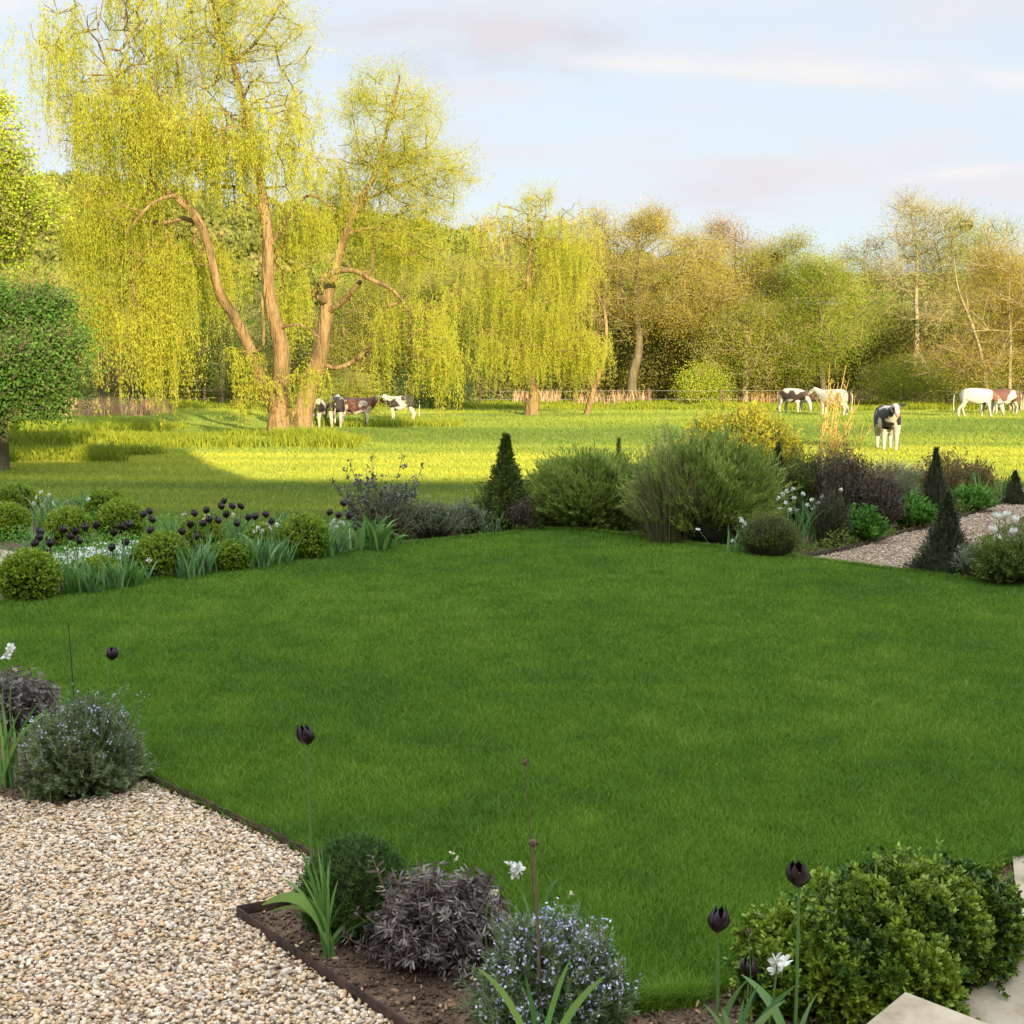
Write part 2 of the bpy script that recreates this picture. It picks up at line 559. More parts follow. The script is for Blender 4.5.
ys = np.concatenate([np.linspace(-30, 20, 12), np.linspace(21, 60, 79), np.linspace(62, 110, 30), np.linspace(120, 900, 20)])
xs = np.concatenate([np.linspace(-600, -50, 10), np.linspace(-45, 45, 91), np.linspace(50, 600, 10)])
XX, YY = np.meshgrid(xs, ys)
ZZ = zf(XX, YY) - .03
ZZ[YY < 20] = -.03
nx, ny = len(xs), len(ys)
idx = np.arange(nx * ny).reshape(ny, nx)
Q = np.stack([idx[:-1, :-1], idx[:-1, 1:], idx[1:, 1:], idx[1:, :-1]], -1).reshape(-1, 4)
tag(mesh_obj('field', np.stack([XX, YY, ZZ], -1).reshape(-1, 3), Q, M['field_soil'], smooth=True), None, None, None, 'structure')

LAWN = PX([(-190, 632), (0, 607), (200, 577), (400, 547), (540, 533), (585, 533), (640, 540), (760, 556), (870, 570), (1024, 590),
           (1150, 607), (1180, 822), (1012, 862), (700, 1003), (630, 1012), (460, 930), (300, 850), (150, 780), (0, 711)])
poly_sheet('lawn', LAWN, M['lawn_soil'], .015)
BED_L = PX([(150, 781), (0, 712), (-190, 633), (-420, 700), (-200, 800), (0, 800), (60, 809), (125, 792)])
BED_N = PX([(237, 918), (290, 908), (335, 869), (460, 931), (630, 1013), (700, 1004), (1012, 863), (1014, 900), (1022, 950), (957, 1005), (870, 1070), (640, 1200), (480, 1090), (390, 1024)])
BED_FL = PX([(-190, 631), (0, 606), (200, 576), (400, 546), (540, 532), (540, 514), (430, 522), (300, 535), (200, 540), (140, 520), (100, 509), (50, 498), (0, 494), (-200, 497)])
BED_FR = PX([(540, 532), (585, 532), (640, 539), (760, 555), (800, 561), (830, 556), (860, 549), (900, 536), (950, 524), (985, 511), (1000, 503), (1010, 485), (850, 476), (700, 486), (540, 500)])
BED_R = PX([(925, 576), (985, 540), (1045, 506), (1400, 520), (1400, 634), (1024, 589)])
GRAV = PX([(-900, 760), (-200, 800), (0, 800), (60, 809), (125, 792), (150, 781), (300, 851), (335, 869), (290, 908), (237, 918), (390, 1024), (480, 1090), (400, 1500), (-1500, 1500)])
PATH = PX([(800, 561), (830, 556), (860, 549), (900, 536), (950, 524), (985, 511), (1000, 503), (1010, 488), (1060, 494), (1045, 506), (985, 540), (925, 576), (870, 569)])
PATH_L = PX([(-260, 545), (0, 551), (34, 556), (15, 571), (-150, 590)])
for nm, pl, z in (('soil', BED_L, .012), ('soil', BED_N, .012), ('soil', BED_FL, .012), ('soil', BED_FR, .012), ('soil', BED_R, .012)):
    n = 26
    poly_sheet(nm, pl, M['soil'], z)
poly_sheet('gravel', GRAV, M['stone_bed'], .008)
poly_sheet('path', PATH, M['stone_bed'], .016)
poly_sheet('path', PATH_L, M['stone'], .018)


# soil crumbs ------------------------------------------------------
def stones(name, polyg, n, smin, smax, mat, ymax=None, z=.01, label=None, cat=None, seed=1, kind='stuff', jit=.012):
    rng = np.random.default_rng(seed)
    P = np.asarray(polyg)
    x0, x1, y0, y1 = P[:, 0].min(), P[:, 0].max(), P[:, 1].min(), P[:, 1].max()
    x0, x1 = max(x0, -9), min(x1, 14)
    if ymax:
        y1 = min(y1, ymax)
    y0 = max(y0, 2.4)
    x, y = rng.uniform(x0, x1, n), rng.uniform(y0, y1, n)
    k = inpoly(x, y, P) & (np.abs(x) < .52 * y + .5)
    x, y = x[k], y[k]
    n = len(x)
    V0, F0 = lump((0, 0, 0), 1, 5, .2, 1)
    V1, _ = lump((0, 0, 0), 1, 9, .25, 1)
    V2, _ = lump((0, 0, 0), 1, 15, .3, 1)
    base = np.stack([V0, V1, V2])[rng.integers(0, 3, n)]
    s = rng.uniform(smin, smax, n) * rng.choice([1, 1, .6, 1.25], n)
    sc = np.stack([s, s * rng.uniform(.55, .9, n), s * rng.uniform(.35, .6, n)], 1) / 2
    a = rng.uniform(0, 6.28, n)
    b = rng.normal(0, .35, n)
    B = base * sc[:, None]
    ca, sa, cb, sb = np.cos(a), np.sin(a), np.cos(b), np.sin(b)
    X = B[:, :, 0] * cb[:, None] - B[:, :, 2] * sb[:, None]
    Z = B[:, :, 0] * sb[:, None] + B[:, :, 2] * cb[:, None]
    Y = B[:, :, 1]
    X2 = X * ca[:, None] - Y * sa[:, None]
    Y2 = X * sa[:, None] + Y * ca[:, None]
    zz = z + rng.uniform(0, jit, n)
    V = np.stack([X2 + x[:, None], Y2 + y[:, None], Z + zz[:, None]], -1).reshape(-1, 3)
    Fc = (np.arange(n)[:, None, None] * len(V0) + F0[None]).reshape(-1, 3)
    o = mesh_obj(name, V, Fc, mat, None, np.repeat(rng.random(n), len(V0)))
    tag(o, label, cat, None, kind)
    return o


stones('pebbles', GRAV, 200000, .011, .026, M['pebble'], 7.2, .010, 'loose cream, honey and buff pebbles covering the ground at the lower left', 'gravel', 11)
stones('pebbles', PATH, 60000, .016, .034, M['pebble_pink'], 30, .018, 'pinkish brown pebbles of the path running right beyond the lawn', 'gravel', 12)
stones('soil_crumbs', BED_N, 26000, .006, .022, M['soil'], 6, .010, 'brown crumbly earth in the near bed with the flowering rosemary', 'soil', 13)
stones('soil_crumbs', BED_L, 9000, .006, .022, M['soil'], 7, .010, 'brown crumbly earth beneath the rosemary at the left edge', 'soil', 14)


def litter(label, poly, n, seed, ymax=7, z=.022):
    rng = np.random.default_rng(seed)
    P = np.asarray(poly)
    x, y = rng.uniform(max(P[:, 0].min(), -4), min(P[:, 0].max(), 4), n), rng.uniform(max(2.5, P[:, 1].min()), min(P[:, 1].max(), ymax), n)
    k = inpoly(x, y, P)
    x, y = x[k], y[k]
    d = rng.normal(size=(len(x), 3))
    d[:, 2] *= .25
    A = Acc()
    oval(A, np.stack([x, y, z + rng.random(len(x)) * .015], 1), d, .022 * rng.uniform(.4, 1.4, len(x)), .010 * rng.uniform(.5, 1.3, len(x)), rng.random(len(x)), rng)
    tag(A.build('leaf_litter', M['reed']), label, 'leaf litter', None, 'stuff')


litter('dry bits of leaf and twig scattered on the earth of the near bed', BED_N, 2600, 15)
litter('few dry bits of leaf lying on the pebbles', GRAV, 500, 16, z=.03)


# edging -----------------------------------------------------------
def edging(name, pts, mat, h, t, label, z0=-.02):
    P = np.array(pts, float)[:, :2]
    T = norm(np.gradient(P, axis=0))
    N = np.stack([-T[:, 1], T[:, 0]], 1)
    a, b = P - N * t / 2, P + N * t / 2
    n = len(P)
    V = np.concatenate([np.c_[a, np.full(n, z0)], np.c_[a, np.full(n, h)], np.c_[b, np.full(n, h)], np.c_[b, np.full(n, z0)]])
    q = []
    for i in range(n - 1):
        for k in range(4):
            k2 = (k + 1) % 4
            q.append([k * n + i, k * n + i + 1, k2 * n + i + 1, k2 * n + i])
    q += [[0, n, 2 * n, 3 * n], [n - 1, 4 * n - 1, 3 * n - 1, 2 * n - 1]]
    o = mesh_obj(name, V, np.array(q), mat)
    tag(o, label, 'edging')
    return o


def dens(L, k=8):
    P = np.array(PX(L))
    out = []
    for i in range(len(P) - 1):
        for j in range(k):
            t = j / k
            out.append(P[i] * (1 - t) + P[i + 1] * t)
    out.append(P[-1])
    return out


edging('metal_edging', dens([(143, 781), (223, 818), (298, 854.5), (331, 871)]), M['edging'], .05, .014, 'dark metal strip holding the lawn above the pebbles at lower left')
edging('metal_edging', dens([(333, 872), (290, 909), (237, 919)]), M['edging'], .05, .008, 'short rusty strip closing the back corner of the near bed')
edging('metal_edging', dens([(237.5, 920), (310, 972), (390, 1025), (480, 1092)]), M['edging'], .05, .008, 'long rusty strip between the near bed and the pebbles')
edging('metal_edging', dens([(-60, 803), (0, 801), (60, 810), (125, 793), (146, 782)]), M['edging'], .02, .008, 'low dark strip in front of the rosemary by the left edge')
edging('path_edging', dens([(740, 553.5), (800, 561.5), (870, 569.5), (1024, 589.6), (1150, 606.5)]), M['pale_edging'], .04, .02, 'pale thin strip along the far right side of the lawn')
edging('path_edging', dens([(800, 560), (830, 555), (860, 548), (900, 535), (950, 523), (985, 510)]), M['edging'], .06, .02, 'dark edging board between the shrub border and the far path')

# paving + plinth ---------------------------------------------------
PAVE = PX([(1012, 862), (1180, 822), (1600, 1000), (1500, 1500), (760, 1180), (957, 1005), (1024, 950), (1016, 905)])
pv = poly_sheet('paving', PAVE, M['stone'], .03)


def prism(acc, pts, z0, z1, bev=.012, tint=.5):
    P = np.array(pts, float)[:, :2]
    c = P.mean(0)
    n = len(P)
    Pi = c + (P - c) * (1 - bev / np.linalg.norm(P - c, axis=1).mean())
    V = np.concatenate([np.c_[P, np.full(n, z0)], np.c_[P, np.full(n, z1 - bev)], np.c_[Pi, np.full(n, z1)]])
    q = []
    for i in range(n):
        j = (i + 1) % n
        q += [[i, j, n + j, n + i], [n + i, n + j, 2 * n + j, 2 * n + i]]
    acc.add(V, np.array(q), tint)
    acc.add(V[2 * n:], np.array([list(range(n))]), tint)


a = Acc()
SL = [at(905, 990, .42), at(1010, 1030, .42), at(1190, 1100, .42), at(1000, 1500, .42), at(500, 1320, .42)]
prism(a, SL, .0, .42)
tag(a.build('stone_step', M['stone']), 'raised pale sandstone slab corner at the bottom right beside the box bush', 'step')
a = Acc()
pp = [at(1030, 962, 0), at(957 + 14, 1005 + 6, 0), at(1100, 1075, 0), at(1200, 1010, 0)]


# ------------------------------------------------------------------ grass
def grass(name, n, sampler, hfun, wfun, tfun, mat, label, seed, lean=.35, cat='grass', zbase=None):
    rng = np.random.default_rng(seed)
    x, y = sampler(rng, n)
    n = len(x)
    z = (zf(x, y) - .03) if zbase is None else np.full(n, zbase)
    h = hfun(x, y, rng)
    ww = wfun(x, y, rng)
    a = rng.uniform(0, 6.28, n)
    l = rng.normal(0, lean, (n, 2)) * h[:, None]
    tip = np.stack([x + l[:, 0], y + l[:, 1], z + h], 1)
    s = np.stack([np.cos(a), np.sin(a), np.zeros(n)], 1) * ww[:, None] / 2
    b = np.stack([x, y, z], 1)
    mid = b * .5 + tip * .5
    mid[:, :2] -= l * .22
    V = np.stack([b - s, b + s, mid + s * .8, tip, mid - s * .8], 1).reshape(-1, 3)
    i = np.arange(n)[:, None] * 5
    t = np.repeat(tfun(x, y, rng), 5)
    o = mesh_obj(name, V, [i + np.array([0, 1, 2, 4]), i + np.array([4, 2, 3])], mat, None, t)
    tag(o, label, cat, None, 'stuff')
    return o


def lawn_sample(rng, n):
    LP = np.asarray(LAWN)
    xs_, ys_ = [], []
    # denser near, gently thinning far
    u = rng.random(n * 3)
    y0, y1 = 3.2, 16.2
    y = y0 * (y1 / y0) ** (u ** .9)
    x = rng.uniform(-.56, .56, n * 3) * (y + 1)
    k = inpoly(x, y, LP)
    return x[k][:n], y[k][:n]


def lawn_h(x, y, rng):
    return (.030 + .018 * fnoise(x, y, .35, 21)) * rng.uniform(.6, 1.25, len(x))


def lawn_t(x, y, rng):
    c = fnoise(x, y, 1.3, 31) * .5 + fnoise(x, y, .22, 37) * .5
    return np.clip((c - .5) * 1.4 + .42 + rng.normal(0, .13, len(x)), 0, 1)


grass('lawn_grass', 1100000, lawn_sample, lawn_h, lambda x, y, r: (.0016 + .00052 * y) * r.uniform(.7, 1.3, len(x)), lawn_t, M['lawn'],
      'short lush green mown turf of the square lawn', 41, .45, zbase=.014)


def edge_sample(rng, n):
    P = np.array(LAWN)[:, :2]
    i = rng.integers(0, len(P) - 1, n)
    t = rng.random(n)[:, None]
    p = P[i] * (1 - t) + P[i + 1] * t + rng.normal(0, .02, (n, 2))
    return p[:, 0], p[:, 1]


grass('lawn_edge_grass', 60000, edge_sample, lambda x, y, r: .05 * r.uniform(.5, 1.4, len(x)), lambda x, y, r: (.0016 + .0005 * y), lawn_t, M['lawn'],
      'slightly longer green turf fringe along the lawn edges', 43, .5, zbase=.012)


def field_sample(y0, y1, pw=1.0, xfac=.50, cond=None):
    def f(rng, n):
        u = rng.random(n * 3)
        y = y0 * (y1 / y0) ** (u ** pw)
        x = rng.uniform(-xfac, xfac, len(y)) * y * 1.0
        k = ~(inpoly(x, y, BED_FL) | inpoly(x, y, BED_FR) | inpoly(x, y, LAWN) | inpoly(x, y, BED_R) | inpoly(x, y, PATH) | inpoly(x, y, PATH_L))
        if cond is not None:
            k &= cond(x, y, rng)
        return x[k][:n], y[k][:n]
    return f


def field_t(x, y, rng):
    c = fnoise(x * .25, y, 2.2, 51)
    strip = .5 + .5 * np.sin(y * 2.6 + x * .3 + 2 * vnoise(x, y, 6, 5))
    return np.clip(-.08 + c * 1.05 + .16 * strip * (y < 34) + .28 * np.clip((y - 21.5) / 1.5, 0, 1) * np.clip((33 + 2.5 * vnoise(x, y, 3, 77) - y + .1 * x) / 4, 0, 1) - .12 * (y < 22) + rng.normal(0, .13, len(x)) - .45 * np.exp(-((y - 42 - .12 * x) / 6) ** 2) * (.4 + vnoise(x * .3, y, 5, 8)), 0, 1)  # tint paints the sunlit strip lighter and the house shade darker; darker band beyond


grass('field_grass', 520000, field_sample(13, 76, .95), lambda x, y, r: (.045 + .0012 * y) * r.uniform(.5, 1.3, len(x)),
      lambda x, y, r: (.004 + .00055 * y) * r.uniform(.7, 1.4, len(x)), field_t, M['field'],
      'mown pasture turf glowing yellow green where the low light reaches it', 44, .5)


def long_cond(x, y, rng):
    m = (y > 27.0) & (y < 30.5 + .0 * x) & (x < -8.2)
    m &= (x < -8.2 - 1.6 * vnoise(x, y, .8, 63)) & (y > 27 + .9 * vnoise(x, y, 1.1, 64))
    m |= (np.abs(y - 33.6 - .1 * (x + 8)) < 2.1) & (x < -4.2)
    m |= (np.abs(y - 42.5) < 2.2) & (x < -12)
    m |= (y > 66) & (y < 78)
    m |= (np.abs(y - 47) < 1.5) & (x > -8) & (x < -2)
    return m & (fnoise(x, y, 2.0, 61) > .36 - .1 * rng.random(len(x)))


grass('long_grass', 150000, field_sample(25, 79, .9, .5, long_cond), lambda x, y, r: (.16 + .30 * vnoise(x, y, 1.7, 71)) * r.uniform(.6, 1.3, len(x)),
      lambda x, y, r: (.004 + .0009 * y) * r.uniform(.7, 1.4, len(x)), lambda x, y, r: np.clip(.2 + fnoise(x, y, 1.6, 72) * .6 + r.normal(0, .15, len(x)), 0, 1), M['longgrass'],
      'rank unmown grass in banks around the willows and along the far fence', 45, .35)


def reed_cond(x, y, rng):
    return (x < -17.5) & (x > -27) & (vnoise(x, y, .9, 9) > .3 + .4 * rng.random(len(x)))


grass('dead_reeds', 9000, field_sample(58, 63, 1, .47, reed_cond), lambda x, y, r: .8 * r.uniform(.2, 1.4, len(x)),
      lambda x, y, r: .06 * r.uniform(.6, 1.3, len(x)), lambda x, y, r: r.random(len(x)), M['reed'],
      'band of dry pinkish tan reed stems beyond the field at the left', 46, .12, 'reeds')
grass('dead_reeds', 5000, field_sample(76, 80, 1, .47, lambda x, y, r: (x > 0) & (vnoise(x, y, 2.2, 19) > .45)), lambda x, y, r: 1.0 * r.uniform(.3, 1.2, len(x)),
      lambda x, y, r: .07 * r.uniform(.6, 1.3, len(x)), lambda x, y, r: r.random(len(x)), M['reed'],
      'dry tan stems at the foot of the tree belt on the right', 47, .12, 'reeds')


# ------------------------------------------------------------------ trees
class Skel:
    def __init__(s):
        s.p, s.par, s.path, s.fix = [], [], [], []

    def node(s, p, par, fix=None):
        s.p.append(np.asarray(p, float))
        s.par.append(par)
        s.path.append(0 if par < 0 else s.path[par] + np.linalg.norm(s.p[-1] - s.p[par]))
        s.fix.append(fix)
        return len(s.p) - 1

    def line(s, pts, radii, start=None, sub=4):
        """smooth polyline of fixed radii, returns node ids"""
        pts = np.asarray(pts, float)
        n = len(pts)
        t = np.linspace(0, n - 1, (n - 1) * sub + 1)
        # catmull-rom
        ids = []
        last = start if start is not None else -1
        for q in t:
            i = min(int(q), n - 2)
            f = q - i
            p0, p1, p2, p3 = pts[max(i - 1, 0)], pts[i], pts[i + 1], pts[min(i + 2, n - 1)]
            p = .5 * ((2 * p1) + (-p0 + p2) * f + (2 * p0 - 5 * p1 + 4 * p2 - p3) * f * f + (-p0 + 3 * p1 - 3 * p2 + p3) * f ** 3)
            r = radii[i] * (1 - f) + radii[i + 1] * f
            if start is not None and q == 0:
                continue
            last = s.node(p, last, r)
            ids.append(last)
        return ids

    def nearest(s, p):
        A = np.array(s.p)
        return int(np.argmin(np.linalg.norm(A - p, axis=1)))

    def grow(s, pts, bf=.35, step=.6, rng=R, jit=.06, minnode=0, arch=.12):
        pts = np.asarray(pts, float)
        A = np.zeros((len(s.p) + len(pts) * 30, 3))
        PL = np.zeros(len(A))
        n = len(s.p)
        A[:n] = s.p
        PL[:n] = s.path
        d0 = np.array([np.min(np.linalg.norm(A[:n] - q, axis=1)) for q in pts])
        tips = []
        for q in pts[np.argsort(d0)]:
            d = np.linalg.norm(A[minnode:n] - q, axis=1)
            low = np.maximum(A[minnode:n, 2] - q[2], 0) * .6
            j = int(np.argmin(d + bf * PL[minnode:n] * .3 + low)) + minnode
            D = np.linalg.norm(A[j] - q)
            k = max(1, int(D / step))
            k = min(k, 24)
            prev = j
            off = rng.normal(0, 1, 3) * D * jit
            for i in range(1, k + 1):
                t = i / k
                p = A[j] * (1 - t) + q * t + off * math.sin(math.pi * t) + np.array([0, 0, arch * D * math.sin(math.pi * t)]) + rng.normal(0, .02, 3) * D * (t < 1)
                prev = s.node(p, prev)
                if n < len(A):
                    A[n] = p
                    PL[n] = s.path[prev]
                    n += 1
            tips.append(prev)
        return tips

    def radii(s, tip=.012, e=2.4):
        n = len(s.p)
        acc = np.zeros(n)
        r = np.zeros(n)
        for i in range(n - 1, -1, -1):
            r[i] = max(acc[i], tip ** e) ** (1 / e)
            if s.fix[i] is not None:
                r[i] = s.fix[i]
            if s.par[i] >= 0:
                acc[s.par[i]] += r[i] ** e if s.fix[i] is None else 0
        for i in range(n):
            if s.par[i] >= 0 and s.fix[i] is None:
                r[i] = min(r[i], r[s.par[i]] * .85 if s.fix[s.par[i]] is not None else r[s.par[i]])
        return r

    def mesh(s, acc, r, k=7, bulge=None):
        P = np.array(s.p)
        par = np.array(s.par)
        ch = np.where(par >= 0)[0]
        T = P[ch] - P[par[ch]]
        # main continuation
        best = {}
        for c in ch:
            q = par[c]
            if q not in best or r[c] > r[best[q]]:
                best[q] = c
        r0 = np.array([r[par[c]] if best[par[c]] == c else min(r[c] * 1.25, r[par[c]]) for c in ch])
        # direction at nodes for smooth joints
        nd = np.zeros_like(P)
        for c in ch:
            if best[par[c]] == c:
                t = (P[c] - P[par[c]])
                t = t / (np.linalg.norm(t) + 1e-9)
                nd[par[c]] += t
                nd[c] += t
            else:
                t = (P[c] - P[par[c]])
                nd[c] += t / (np.linalg.norm(t) + 1e-9)
        d0 = np.array([nd[par[c]] if best[par[c]] == c else P[c] - P[par[c]] for c in ch])
        d1 = nd[ch]
        th = np.arange(k) / k * 2 * np.pi

        def ring(p, d, rr):
            d = norm(d)
            ref = np.where(np.abs(d[:, 1:2]) > .9, np.array([1., 0, 0]), np.array([0, 1., 0]))
            a = norm(np.cross(d, ref))
            b = np.cross(d, a)
            return p[:, None] + rr[:, None, None] * (a[:, None] * np.cos(th)[None, :, None] + b[:, None] * np.sin(th)[None, :, None])
        A0 = ring(P[par[ch]], d0, r0)
        A1 = ring(P[ch], d1, r[ch])
        V = np.concatenate([A0, A1], 1).reshape(-1, 3)
        q = np.array([[i, (i + 1) % k, k + (i + 1) % k, k + i] for i in range(k)])
        Fc = (np.arange(len(ch))[:, None, None] * 2 * k + q[None]).reshape(-1, 4)
        acc.add(V, Fc, .5)


def ellip(rng, c, r, n, hollow=.35):
    d = norm(rng.normal(size=(n, 3)))
    u = rng.uniform(hollow ** 3, 1, n) ** (1 / 3)
    return np.asarray(c) + d * u[:, None] * np.asarray(r)


def crown_leaves(acc, sk, ids, rng, per, spread, L, W, tfun=None, droop=.2, horiz=0):
    P = np.array(sk.p)[ids]
    p = np.repeat(P, per, 0)
    off = rng.normal(0, 1, p.shape) * spread
    off[:, 2] *= .7
    p = p + off
    d = norm(off) + rng.normal(0, .7, p.shape) + np.array([0, 0, -droop])
    cl = np.repeat(rng.normal(0, .10, len(P)), per)
    big = (fnoise(p[:, 0] + p[:, 1] * .4, p[:, 2] + p[:, 1] * .5, 2.2, int(rng.integers(1e6))) - .5) * 1.0
    t = np.clip(.45 + cl + big + rng.normal(0, .12, len(p)), 0, 1)
    rhomb(acc, p, d, L * rng.uniform(.6, 1.3, len(p)), W * rng.uniform(.7, 1.2, len(p)), t, rng)


def twigs(acc, sk, ids, rng, per, length, W, up=.5):
    P = np.array(sk.p)[ids]
    par = np.array(sk.p)[np.array(sk.par)[ids]]
    p = np.repeat(P, per, 0)
    d = norm(np.repeat(P - par, per, 0)) * .7 + rng.normal(0, .6, p.shape) + np.array([0, 0, up])
    d = norm(d)
    L = length * rng.uniform(.4, 1.2, len(p))
    k = 4
    t = np.linspace(0, 1, k)
    Q = p[:, None] + d[:, None] * L[:, None, None] * t[None, :, None] + rng.normal(0, .05, (len(p), k, 3)) * L[:, None, None] * t[None, :, None]
    ribbons(acc, Q, np.full(len(p), W), rng.random(len(p)), rng=rng, prof=np.linspace(1, .35, k))
    return Q


def strands(acc, tacc, pts, rng, lmin, lmax, sway=.25, leafL=.095, leafW=.026, step=.028, out=None, ztop=None, sparse=1.0, zmin=.35):
    """weeping strands hanging from pts"""
    hole = fnoise(pts[:, 0] + pts[:, 1] * .3, pts[:, 2] * .8, 1.5, int(rng.integers(1e6)))
    pts = pts[hole > .38]
    n = len(pts)
    L = rng.uniform(lmin, lmax, n) if np.isscalar(lmin) else lmin + (lmax - lmin) * rng.random(n)
    L = lmin * rng.uniform(.35, 1, n) + (L - lmin) * rng.random(n) ** .8
    L = np.minimum(L, np.maximum(pts[:, 2] - zmin - rng.exponential(1.3 if lmin < 3.4 else .8, n), .4))
    K = 14
    t = np.linspace(0, 1, K)
    a = rng.uniform(0, 6.28, n)
    o = np.stack([np.cos(a), np.sin(a)], 1) * rng.uniform(.05, 1, n)[:, None] * sway
    Q = np.zeros((n, K, 3))
    Q[:, :, 0] = pts[:, None, 0] + o[:, None, 0] * (1 - (1 - t) ** 2)[None] + np.sin(t * 5 + a[:, None]) * .05 * L[:, None] * .3
    Q[:, :, 1] = pts[:, None, 1] + o[:, None, 1] * (1 - (1 - t) ** 2)[None]
    Q[:, :, 2] = pts[:, None, 2] - L[:, None] * (t ** 1.15)[None] + .12 * np.sin(t * math.pi)[None]
    if tacc is not None:
        ribbons(tacc, Q, np.full(n, .010), rng.random(n), rng=rng, prof=np.linspace(1, .5, K))
    m = np.maximum((L / step * sparse).astype(int), 3)
    sid = np.repeat(np.arange(n), m)
    tt = rng.random(len(sid)) ** .85
    f = tt * (K - 1)
    i = np.minimum(f.astype(int), K - 2)
    fr = (f - i)[:, None]
    p = Q[sid, i] * (1 - fr) + Q[sid, i + 1] * fr
    d = rng.normal(0, .45, p.shape) + np.array([0, 0, -1.])
    cl = rng.normal(0, .12, n)[sid]
    big = (fnoise(p[:, 0], p[:, 2], 2.5, int(rng.integers(1e6))) - .5)
    tn = np.clip(.5 + cl * .8 + big * .7 + rng.normal(0, .08, len(p)), 0, 1)
    rhomb(acc, p + rng.normal(0, .045, p.shape), d, leafL * rng.uniform(.6, 1.3, len(p)), leafW * rng.uniform(.7, 1.3, len(p)), tn, rng)


def rootflare(acc, base, r, rng, h=.9):
    k = 16
    th = np.arange(k) / k * 2 * np.pi
    rings = []
    fl = 1 + .35 * np.sin(th * 5 + rng.uniform(0, 6)) * .6 + rng.normal(0, .06, k)
    for z, s in ((-.1, 1.75), (.08, 1.45), (.3, 1.15), (.6, 1.02), (h, .94)):
        rr = r * (s + (s - .94) * .5 * (fl - 1))
        rings.append(np.stack([base[0] + rr * np.cos(th), base[1] + rr * np.sin(th), np.full(k, base[2] + z)], 1))
    V = np.concatenate(rings)
    q = [[j * k + i, j * k + (i + 1) % k, (j + 1) * k + (i + 1) % k, (j + 1) * k + i] for j in range(4) for i in range(k)]
    acc.add(V, np.array(q), .5)


def px_line(L, Y):
    """list of (px,py,dy) at depth Y+dy"""
    return np.array([atY(l[0], l[1], Y + (l[2] if len(l) > 2 else 0)) for l in L])


def willow(label, Y, basepx, lines, clusters, seed, mat='willow', group='weeping willows in the field'):
    rng = np.random.default_rng(seed)
    sk = Skel()
    base = None
    ids_all = []
    tr, lf, tw = Acc(), Acc(), Acc()
    for i, (L, rr, st) in enumerate(lines):
        rr = [q_ * (.74 if st == 'base' else .66) for q_ in rr]
        P = px_line(L, Y)
        if st == 'base':
            P[0, 2] = -.05
            if base is None:
                base = P[0].copy()
            sk.line(P, rr)
        else:
            q = sk.nearest(P[0])
            sk.line(np.vstack([sk.p[q], P[1:]]), rr, start=q)
    if base is not None:
        rootflare(tr, base, lines[0][1][0] * .66, rng)
    nl = len(sk.p)
    mpp = Y / F
    tips_info = []
    for (cx, cy, rx, ry, dy, rz, n, smin, smax, dens_, mode) in clusters:
        c = atY(cx, cy, Y + dy)
        pts = ellip(rng, c, (rx * mpp, rz, ry * mpp), n, .2)
        pts[:, 2] = np.maximum(pts[:, 2], .8)
        tips = sk.grow(pts, bf=.4, step=.55, rng=rng, jit=.08, arch=.14)
        tips_info.append((tips, smin, smax, dens_, mode))
    r = sk.radii(tip=.011, e=2.25)
    sk.mesh(tr, r, 8)
    for tips, smin, smax, dens_, mode in tips_info:
        ids = np.array(tips)
        if mode == 'weep':
            # also use parent nodes
            k = max(1, int(3 * dens_))
            pp = np.repeat(np.array(sk.p)[ids], k, 0)
            pp = pp + rng.normal(0, .28, pp.shape) * np.array([1, 1, .35])
            strands(lf, tw, pp, rng, smin, smax, sway=.55)
        else:
            T = twigs(tw, sk, ids, rng, 4, .9, .014, up=.25)
            q = T.reshape(-1, 3)
            q = q[rng.random(len(q)) < .9]
            m = np.repeat(q, max(1, int(7 * dens_)), 0)
            m = m + rng.normal(0, .12, m.shape)
            rhomb(lf, m, rng.normal(0, .8, m.shape) + np.array([0, 0, -.4]), .08 * rng.uniform(.5, 1.3, len(m)), .024, np.clip(.5 + rng.normal(0, .2, len(m)), 0, 1), rng)
            pp = np.array(sk.p)[ids] + rng.normal(0, .2, (len(ids), 3))
            strands(lf, tw, pp, rng, smin, smax, sway=.4, sparse=.8)
    root = thing('willow_tree', label, 'tree', base, group)
    off = np.array(base)
    for acc_, nm, mt in ((tr, 'trunk', M['bark']), (tw, 'twigs', M['willowtwig']), (lf, 'crown', M[mat])):
        acc_.v = [v - off for v in acc_.v]
        acc_.build(nm, mt, root, smooth=(nm == 'trunk'))
    return root


